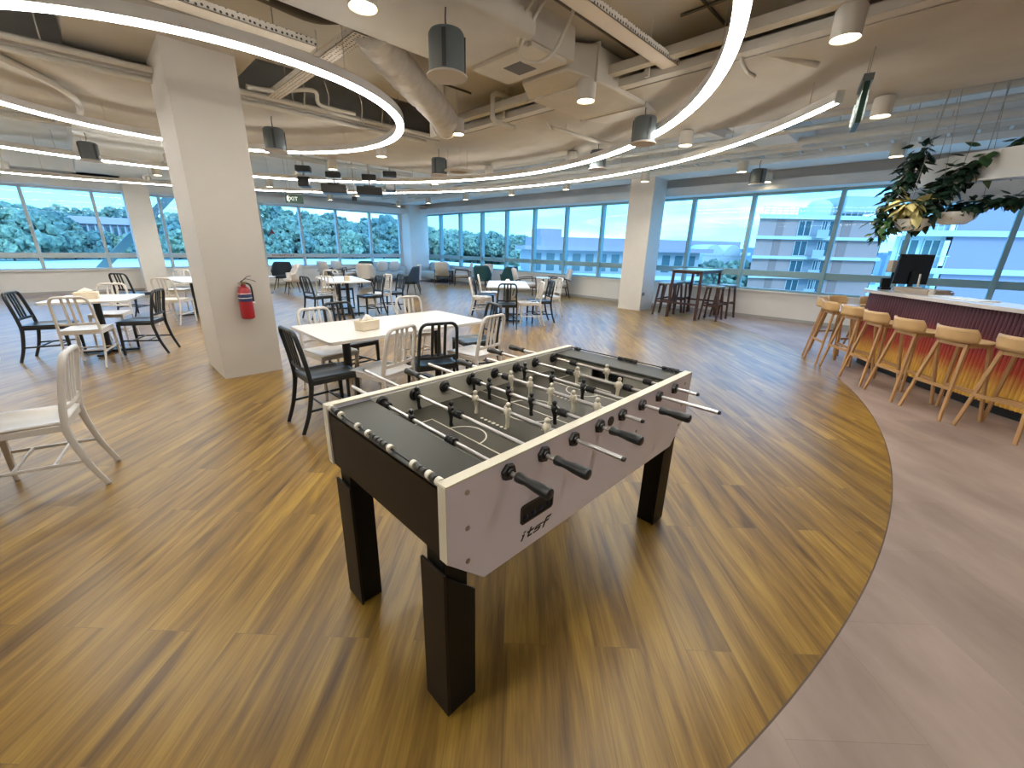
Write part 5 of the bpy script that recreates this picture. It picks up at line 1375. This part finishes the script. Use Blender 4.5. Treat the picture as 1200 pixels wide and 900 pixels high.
# one tree crown, made of many lumps; copies scaled and turned
def make_tree(seed):
    rnd = random.Random(seed)
    import bmesh
    bm = bmesh.new()
    for i in range(70):
        a = rnd.uniform(0, 2*PI); z = rnd.uniform(-0.45, 0.95)
        rr = rnd.uniform(0.25, 0.85)*math.sqrt(max(0.06, 1-(z*0.9)**2))
        r = rnd.uniform(0.13, 0.27)
        c = Vector((rr*math.cos(a), rr*math.sin(a), z))
        res = bmesh.ops.create_icosphere(bm, subdivisions=2, radius=r, matrix=Matrix.Translation(c))
        for v in res['verts']:
            d = v.co-c
            v.co = c+d*(1+rnd.uniform(-0.45, 0.5))
    me = bpy.data.meshes.new('crown'); bm.to_mesh(me); bm.free()
    me.materials.append(M_crown)
    return me
crowns = [make_tree(s) for s in (11, 12, 13, 14)]
trunk = MB().cyl((0, 0, -2.2), (0, 0, 0.1), 0.09, 0.05, 8)
tr_me = None
def tree(x, y, z, s, hh, label, group, k):
    global tr_me
    t = thing('tree', label, 'tree', (x, y, z), random.uniform(0, 360), group)
    c = bpy.data.objects.new('crown', crowns[k % 4]); COL.objects.link(c); c.parent = t; c.scale = (s, s, s*hh); c.location = (0, 0, s*0.9)
    if tr_me is None:
        o = trunk.build('trunk', M_bark, t); tr_me = o.data
    else:
        o = bpy.data.objects.new('trunk', tr_me); COL.objects.link(o); o.parent = t
    o.location = (0, 0, s*0.9); o.scale = (s, s, s)
    return t
# wooded hill beyond the left windows
def lerp_tab(tab, a):
    if a <= tab[0][0]: return tab[0][1]
    for (p, q), (u, v) in zip(tab, tab[1:]):
        if p <= a <= u: return q+(v-q)*(a-p)/(u-p)
    return tab[-1][1]
# height of the wooded skyline by direction (degrees from the right-hand wall's normal)
SKYL = [(40, 1.5), (50, 2.5), (56, 3.5), (60, 6.0), (66, 9.5), (70, 11.5), (76, 12.5), (82, 9.5), (88, 8.6), (95, 9.0), (120, 9.0)]
hm = MB()
def hill_h(x, y):
    b = max(0.0, min(1.0, (y-104)/48.0)); b = b*b*(3-2*b)
    top = lerp_tab(SKYL, math.degrees(math.atan2(y, x)))-8.6+0.8*math.sin(x*0.21)
    return GL+b*(max(top, -1.9)-GL)
hm.grid(lambda u, v: (-140+260*u, 100+110*v, hill_h(-140+260*u, 100+110*v)-0.4), 60, 20)
struct(hm.build('hill', mat('dark_wooded_ground', (0.05, 0.09, 0.07), 0.9), smooth=True, ang=180))
rnd = random.Random(5); k = 0
for row, (y, n) in enumerate(((106, 40), (113, 40), (121, 40), (130, 38), (140, 38), (151, 36), (163, 32))):
    for i in range(n):
        x = -34+ (156.0/n)*(i+rnd.uniform(0.15, 0.85)); yy = y+rnd.uniform(-2.5, 2.5)
        s = rnd.uniform(2.9, 4.3)*(0.8 if yy < 110 else 1)
        z = hill_h(x, yy)
        az = math.degrees(math.atan2(yy, x))
        if 83.0 < az < 90.8 and yy < 141:        # the house looks out over these
            top = 1.5+1.3*yy/142
            s = min(s, (top-z)/2.15)
            if s < 1.1: continue
        elif yy > 135 and 83.5 < az < 90.5 and yy < 150: continue
        tree(x, yy, z, s, rnd.uniform(0.95, 1.2), 'leafy tree in the wooded hill beyond the left windows', 'trees of the wooded hill', k); k += 1
# long low house on the hill
h = thing('hillside_house', 'long pale house with a hipped roof up in the trees beyond the left windows', 'house', (6.5, 143, 1.9), -3)
h.scale = (0.47, 0.47, 0.47)
MB().box(-19, 19, -5, 5, -8, 6.0).build('wall', mat('mauve_house_wall', (0.44, 0.33, 0.38), 0.8), h, smooth=False)
m = MB(); m.add([(-20.5, -6.5, 6), (20.5, -6.5, 6), (20.5, 6.5, 6), (-20.5, 6.5, 6), (-16, 0, 9.6), (16, 0, 9.6)], [(0, 1, 5, 4), (1, 2, 5), (2, 3, 4, 5), (3, 0, 4), (3, 2, 1, 0)])
m.build('roof', mat('mauve_roof', (0.36, 0.26, 0.31), 0.8), h, smooth=False)
for i in range(13):
    w = MB().box(-17.5+2.8*i, -16.2+2.8*i, -5.1, -4.95, 0.4, 4.6).build('window', M_bwin, h, smooth=False)
    MB().box(-15.9+2.8*i, -15.4+2.8*i, -5.7, -5.2, -1, 5.9).build('veranda_post', M_white, h, smooth=False)
# steel brace just outside the left glass
bc = thing('facade_brace', 'slanting grey steel brace outside the left windows', 'brace', (0, 0, 0))
MB().sweep([(-0.1, 17.75, 0.25), (2.75, 17.75, 3.3)], rect(0.22, 0.22), (0, 1, 0)).build('beam', M_conc, bc)

# building frame: local X along the front, +Y away from us
def building(name, label, loc, rz, cat='building'):
    return thing(name, label, cat, loc, rz)
def bwin(parent, x0, x1, z0, z1, y=-0.06, mullions=2):
    f = MB(); t = 0.09
    f.box(x0, x1, y-0.05, y+0.03, z0, z0+t); f.box(x0, x1, y-0.05, y+0.03, z1-t, z1); f.box(x0, x0+t, y-0.05, y+0.03, z0, z1); f.box(x1-t, x1, y-0.05, y+0.03, z0, z1)
    for i in range(1, mullions): xm = x0+(x1-x0)*i/mullions; f.box(xm-t/2, xm+t/2, y-0.05, y+0.03, z0, z1)
    w = f.build('window', M_white, parent, smooth=False)
    MB().box(x0+0.02, x1-0.02, y+0.0, y+0.025, z0+0.02, z1-0.02).build('pane', M_bwin, w, smooth=False)
    return w
# tan apartment block, front square to the diagonal of the room
A1 = building('apartment_block', 'tan apartment block with white floor bands and balconies beyond the right windows', (86.5, 14.5, 0), -45.2)
f0 = -16.3; FHt = 3.1
MB().prism([(-10.2, 0), (10.2, 0), (22.0, 14), (1.6, 14)], GZ, 7.05).build('wall', M_tan, A1, smooth=False)
for i in range(6):
    z = 7.0-FHt*i
    MB().prism([(-10.6, -0.55), (10.5, -0.55), (22.4, 14.2), (1.2, 14.2)], z-0.30, z+0.20).build('floor_band', M_white, A1, smooth=False)
    if i == 5: break
    zz = z-FHt+0.2
    # darker upright stripes and windows in the bays
    for x0, x1 in ((-7.3, -6.1), (3.3, 4.8)):
        MB().box(x0, x1, -0.06, 0.0, zz, z-0.3).build('dark_panel', M_tand, A1, smooth=False, label='browner upright panel')
    bwin(A1, -3.8, -1.7, zz+0.05, z-0.45)
    bwin(A1, -0.05, 0.85, zz+0.5, z-0.4); bwin(A1, 1.1, 1.95, zz+0.05, z-0.4, mullions=1)
    # recessed balcony with a glass front
    MB().box(-1.55, 1.9, -0.02, 0.02, zz, z-0.3).build('balcony_back', mat('shaded_balcony_wall', (0.27, 0.27, 0.30), 0.8), A1, smooth=False)
    b = MB(); b.box(-1.5, 0.35, -1.5, 0.0, zz-0.25, zz); b.build('balcony', M_conc, A1, smooth=False)
    MB().box(-1.5, 0.35, -1.5, -1.42, zz, zz+1.05).build('balcony_front', mat('grey_balcony_panel', (0.42, 0.42, 0.45), 0.6), A1, smooth=False)
    # side windows on the right flank, which is skewed
    for q in (0.12, 0.40, 0.70):
        a = Vector((10.2+11.8*q, 14*q, 0)); dv = Vector((11.8, 14, 0)).normalized(); nv = Vector((dv.y, -dv.x, 0))
        m = MB(); pl = [a, a+dv*2.2, a+dv*2.2+nv*0.12, a+nv*0.12]
        m.prism([(v.x, v.y) for v in pl][::-1], zz+0.4, z-0.5); m.build('window', M_bwin, A1, smooth=False)
MB().box(-10.5, 10.4, -0.5, 0, 7.2, 7.35).build('roof_edge', M_white, A1, smooth=False)
MB().box(2.2, 8.5, 3, 10, 7.2, 9.4).build('roof_house', M_white, A1, smooth=False)
MB().lathe([(1.7, 0), (1.7, 1.9), (1.2, 2.5), (0.0, 2.8)], 20, Matrix.Translation((0.4, 2.2, 7.2))).build('water_tank', M_white, A1)
rail = MB()
for x in range(-10, 11): rail.box(x-0.03, x+0.03, -0.4, -0.34, 7.3, 8.5)
for z in (7.75, 8.15, 8.5): rail.box(-10.3, 10.3, -0.4, -0.35, z-0.03, z+0.03)
rail.build('roof_railing', M_white, A1, smooth=False)
MB().box(3.4, 10.2, 0.5, 6, 8.0, 10.4).build('roof_screen', M_conc, A1, smooth=False)
# blue-grey block, nearer, at the right edge
A2 = building('apartment_block', 'blue-grey apartment block with white balconies, filling the far right windows', (57.0, -6.0, 1.4), -58)
MB().prism([(-6.5, 0), (26, 0), (33, 12), (1.0, 12)], GZ, 8.2).build('wall', M_blg, A2, smooth=False)
for i in range(6):
    z = 8.2-3.1*i
    MB().prism([(-10.5, -0.35), (26.3, -0.35), (33.5, 12.2), (-2.6, 12.2)], z-0.28, z+0.18).build('floor_band', M_white, A2, smooth=False)
    if i == 5: break
    zz = z-3.1+0.18
    MB().prism([(-10.2, 0.8), (-6.5, 0.8), (-1.0, 10), (-4.2, 10)], zz, z-0.28).build('corner_bay', M_white, A2, smooth=False)
    bwin(A2, -9.8, -8.4, zz+0.1, z-0.5, 0.74); bwin(A2, -8.1, -6.8, zz+0.5, z-0.5, 0.74)
    b = MB()
    for q in range(9): b.box(-10.3+0.45*q, -10.25+0.45*q, -0.28, -0.22, zz, zz+1.0)
    b.box(-10.4, -6.5, -0.3, -0.2, zz+0.98, zz+1.05); b.build('balcony_railing', M_white, A2, smooth=False)
    for x0 in (4.0, 14.5): bwin(A2, x0, x0+1.6, zz+0.3, z-0.6)
# long low white block in the middle
A3 = building('apartment_block', 'long low white block with rows of windows beyond the middle of the right windows', (90.6, 46.0, 0.9), -30)
MB().box(-26, 26, 0, 14, GZ, -0.2).build('wall', M_white, A3, smooth=False)
MB().box(-27, 27, -1.0, 15, -0.2, 0.45).build('roof_slab', M_white, A3, smooth=False)
MB().box(-25, 26, 1.5, 13, 0.45, 2.9).build('roof_storey', mat('lilac_roof_sheet', (0.36, 0.28, 0.33), 0.7), A3, smooth=False)
MB().box(-24.5, -19.5, 4, 10, 2.9, 4.6).build('lift_tower', mat('lilac_roof_sheet', (0.36, 0.28, 0.33), 0.7), A3, smooth=False)
for i in range(3):
    z = -0.4-3.3*i
    MB().box(-26.3, 26.3, -0.6, 0.02, z-3.35, z-2.85).build('floor_band', M_white, A3, smooth=False)
    for j in range(9):
        x0 = -24.5+5.6*j
        if (i+j) % 4 == 3: 
            MB().box(x0, x0+3.6, -0.08, 0.0, z-2.7, z-0.2).build('wall_panel', M_blg, A3, smooth=False, label='blue-grey wall panel')
        else: bwin(A3, x0, x0+3.6, z-2.6, z-0.4, mullions=4)
# grey roofed building and skyline right of the middle pillar
A4 = building('grey_roofed_building', 'grey building with a flat overhanging roof behind the high table', (59.4, 34.9, 2.2), -40)
MB().box(-14, 13, 0, 12, GZ, -1.0).build('wall', M_roofg, A4, smooth=False)
MB().box(-15, 14.5, -1.2, 13, -1.0, -0.4).build('roof', mat('lilac_grey_roof', (0.34, 0.26, 0.32), 0.7), A4, smooth=False)
for j in range(13): 
    MB().box(-13.5+2.05*j, -12.3+2.05*j, -0.1, 0.0, -4.0, -1.5).build('window', M_bwin, A4, smooth=False)
MB().box(-14.3, 13.3, -0.5, 0.0, -5.2, -4.6).build('floor_band', M_white, A4, smooth=False)
for j in range(9): MB().box(-13.5+3.0*j, -11.9+3.0*j, -0.1, 0.0, -8.6, -5.6).build('window', M_bwin, A4, smooth=False)
t = thing('pavilion', 'white building with two curved roof shells beyond the high table', 'building', (89.9, 30.0, 1.2), -40)
t.scale = (0.87, 0.87, 0.87)
MB().box(-4.6, 4.6, 0, 8, GZ, -0.6).build('wall', M_white, t, smooth=False)
for sx, w in ((-2.2, 2.2), (2.3, 1.9)):
    m = MB(); m.grid(lambda u, v, sx=sx, w=w: (sx-w*math.cos(PI*u), 8*v, -0.6+2.4*math.sin(PI*u)), 17, 3); o = m.build('roof_shell', M_white, t, ang=60); solid(o, 0.3)
    o2 = MB().prism([(sx-w*math.cos(PI*i/12), 2.4*math.sin(PI*i/12)) for i in range(13)], -0.1, 0.1, Matrix.Translation((0, 0, -0.6)) @ Matrix.Rotation(PI/2, 4, 'X')).build('gable', M_white, t, smooth=False)
for i, (dx, dy) in enumerate(((0, 0), (3.2, 1.5), (-3.0, 1.0), (6.4, 0.8), (9.0, 2.6))):
    tree(81.3+dx*0.72, 24.9-dx*0.72+dy, -7.4, 3.4, 1.1, 'bright leafy tree beside the tan apartment block', 'trees by the tan block', i)
# trees behind the low block, then the skyline
rnd = random.Random(9)
for i in range(26):
    a = 63-1.75*i*0.9
    d = 150+rnd.uniform(-12, 25)
    if a < 24: break
    tree(d*math.cos(R(a)), d*math.sin(R(a)), GZ+4, rnd.uniform(5.5, 8.0)*(1.25 if a > 52 else 0.85), 1.0, 'distant tree behind the long low white block', 'distant trees behind the low block', i)
for i in range(40):
    a = 48-1.15*i; d = 330+rnd.uniform(-60, 120)
    w = rnd.uniform(8, 17); hgt = rnd.uniform(-2.0, 4.5)
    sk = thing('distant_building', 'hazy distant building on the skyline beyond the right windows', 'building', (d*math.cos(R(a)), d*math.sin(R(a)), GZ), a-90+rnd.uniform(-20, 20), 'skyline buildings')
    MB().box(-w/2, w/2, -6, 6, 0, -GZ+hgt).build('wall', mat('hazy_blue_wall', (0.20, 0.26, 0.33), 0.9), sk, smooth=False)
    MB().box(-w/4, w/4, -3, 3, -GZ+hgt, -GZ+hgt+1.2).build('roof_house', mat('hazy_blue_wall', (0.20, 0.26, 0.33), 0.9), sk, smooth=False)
# ------------------------------------------------------------------ sky, sun, camera, view
w = bpy.data.worlds.new('sky'); S.world = w; w.use_nodes = True
nt = w.node_tree; L = nt.links.new; N = nt.nodes.new
bg = nt.nodes['Background']
tc = N('ShaderNodeTexCoord'); sp = N('ShaderNodeSeparateXYZ'); L(tc.outputs['Generated'], sp.inputs[0])
r = N('ShaderNodeValToRGB'); e = r.color_ramp.elements
e[0].position = 0.0; e[0].color = (0.26, 0.54, 0.80, 1); e[1].position = 0.55; e[1].color = (0.17, 0.38, 0.82, 1)
x = r.color_ramp.elements.new(0.16); x.color = (0.17, 0.44, 0.80, 1)
mp = N('ShaderNodeMapping'); mp.inputs['Scale'].default_value = (1.2, 1.2, 5); L(tc.outputs['Generated'], mp.inputs['Vector'])
cl = N('ShaderNodeTexNoise'); cl.inputs['Scale'].default_value = 2.2; cl.inputs['Detail'].default_value = 6; L(mp.outputs['Vector'], cl.inputs['Vector'])
cr = N('ShaderNodeValToRGB'); cr.color_ramp.elements[0].position = 0.46; cr.color_ramp.elements[1].position = 0.64
L(cl.outputs['Fac'], cr.inputs['Fac'])
mx = N('ShaderNodeMixRGB'); mx.inputs['Color2'].default_value = (0.50, 0.64, 0.84, 1)
L(sp.outputs['Z'], r.inputs['Fac']); L(cr.outputs['Color'], mx.inputs['Fac']); L(r.outputs['Color'], mx.inputs['Color1'])
L(mx.outputs['Color'], bg.inputs['Color']); bg.inputs['Strength'].default_value = SKY_STRENGTH
sun = bpy.data.lights.new('sun', 'SUN'); sun.energy = SUN_ENERGY; sun.angle = R(12); sun.color = (1, 0.97, 0.92)
so = bpy.data.objects.new('sun', sun); COL.objects.link(so)
so.rotation_euler = Vector((0.45, 0.62, -0.65)).to_track_quat('-Z', 'Y').to_euler()

cam = bpy.data.cameras.new('camera'); co = bpy.data.objects.new('camera', cam); COL.objects.link(co)
F, PITCH, ROLL, PCX, PCY, YAW = 478.154, 0.3151, -0.0210, 590.578, 445.251, 0.7816
cp, sp_ = math.cos(PITCH), math.sin(PITCH)
fwd = Vector((0, cp, -sp_)); right = Vector((1, 0, 0)); down = Vector((0, -sp_, -cp))
r2 = right*math.cos(ROLL)+down*math.sin(ROLL); d2 = down*math.cos(ROLL)-right*math.sin(ROLL)
Rb = Matrix.Rotation(-YAW, 3, 'Z')
r2, d2, fwd = Rb @ r2, Rb @ d2, Rb @ fwd
co.matrix_world = Matrix(((r2.x, -d2.x, -fwd.x, 0), (r2.y, -d2.y, -fwd.y, 0), (r2.z, -d2.z, -fwd.z, 1.5), (0, 0, 0, 1)))
cam.sensor_fit = 'HORIZONTAL'; cam.sensor_width = 36.0; cam.lens = F/1200*36.0
cam.shift_x = (600-PCX)/1200; cam.shift_y = -(450-PCY)/1200
cam.clip_start = 0.05; cam.clip_end = 2000
S.camera = co
S.view_settings.view_transform = 'Standard'; S.view_settings.look = 'None'; S.view_settings.gamma = 1.0
S.view_settings.use_curve_mapping = False; S.view_settings.exposure = EXPOSURE
S.cycles.use_denoising = True; S.cycles.max_bounces = 8; S.cycles.diffuse_bounces = 5; S.cycles.glossy_bounces = 4; S.cycles.transparent_max_bounces = 12
S.cycles.sample_clamp_indirect = 6.0; S.cycles.caustics_reflective = False; S.cycles.caustics_refractive = False
bpy.context.view_layer.update()
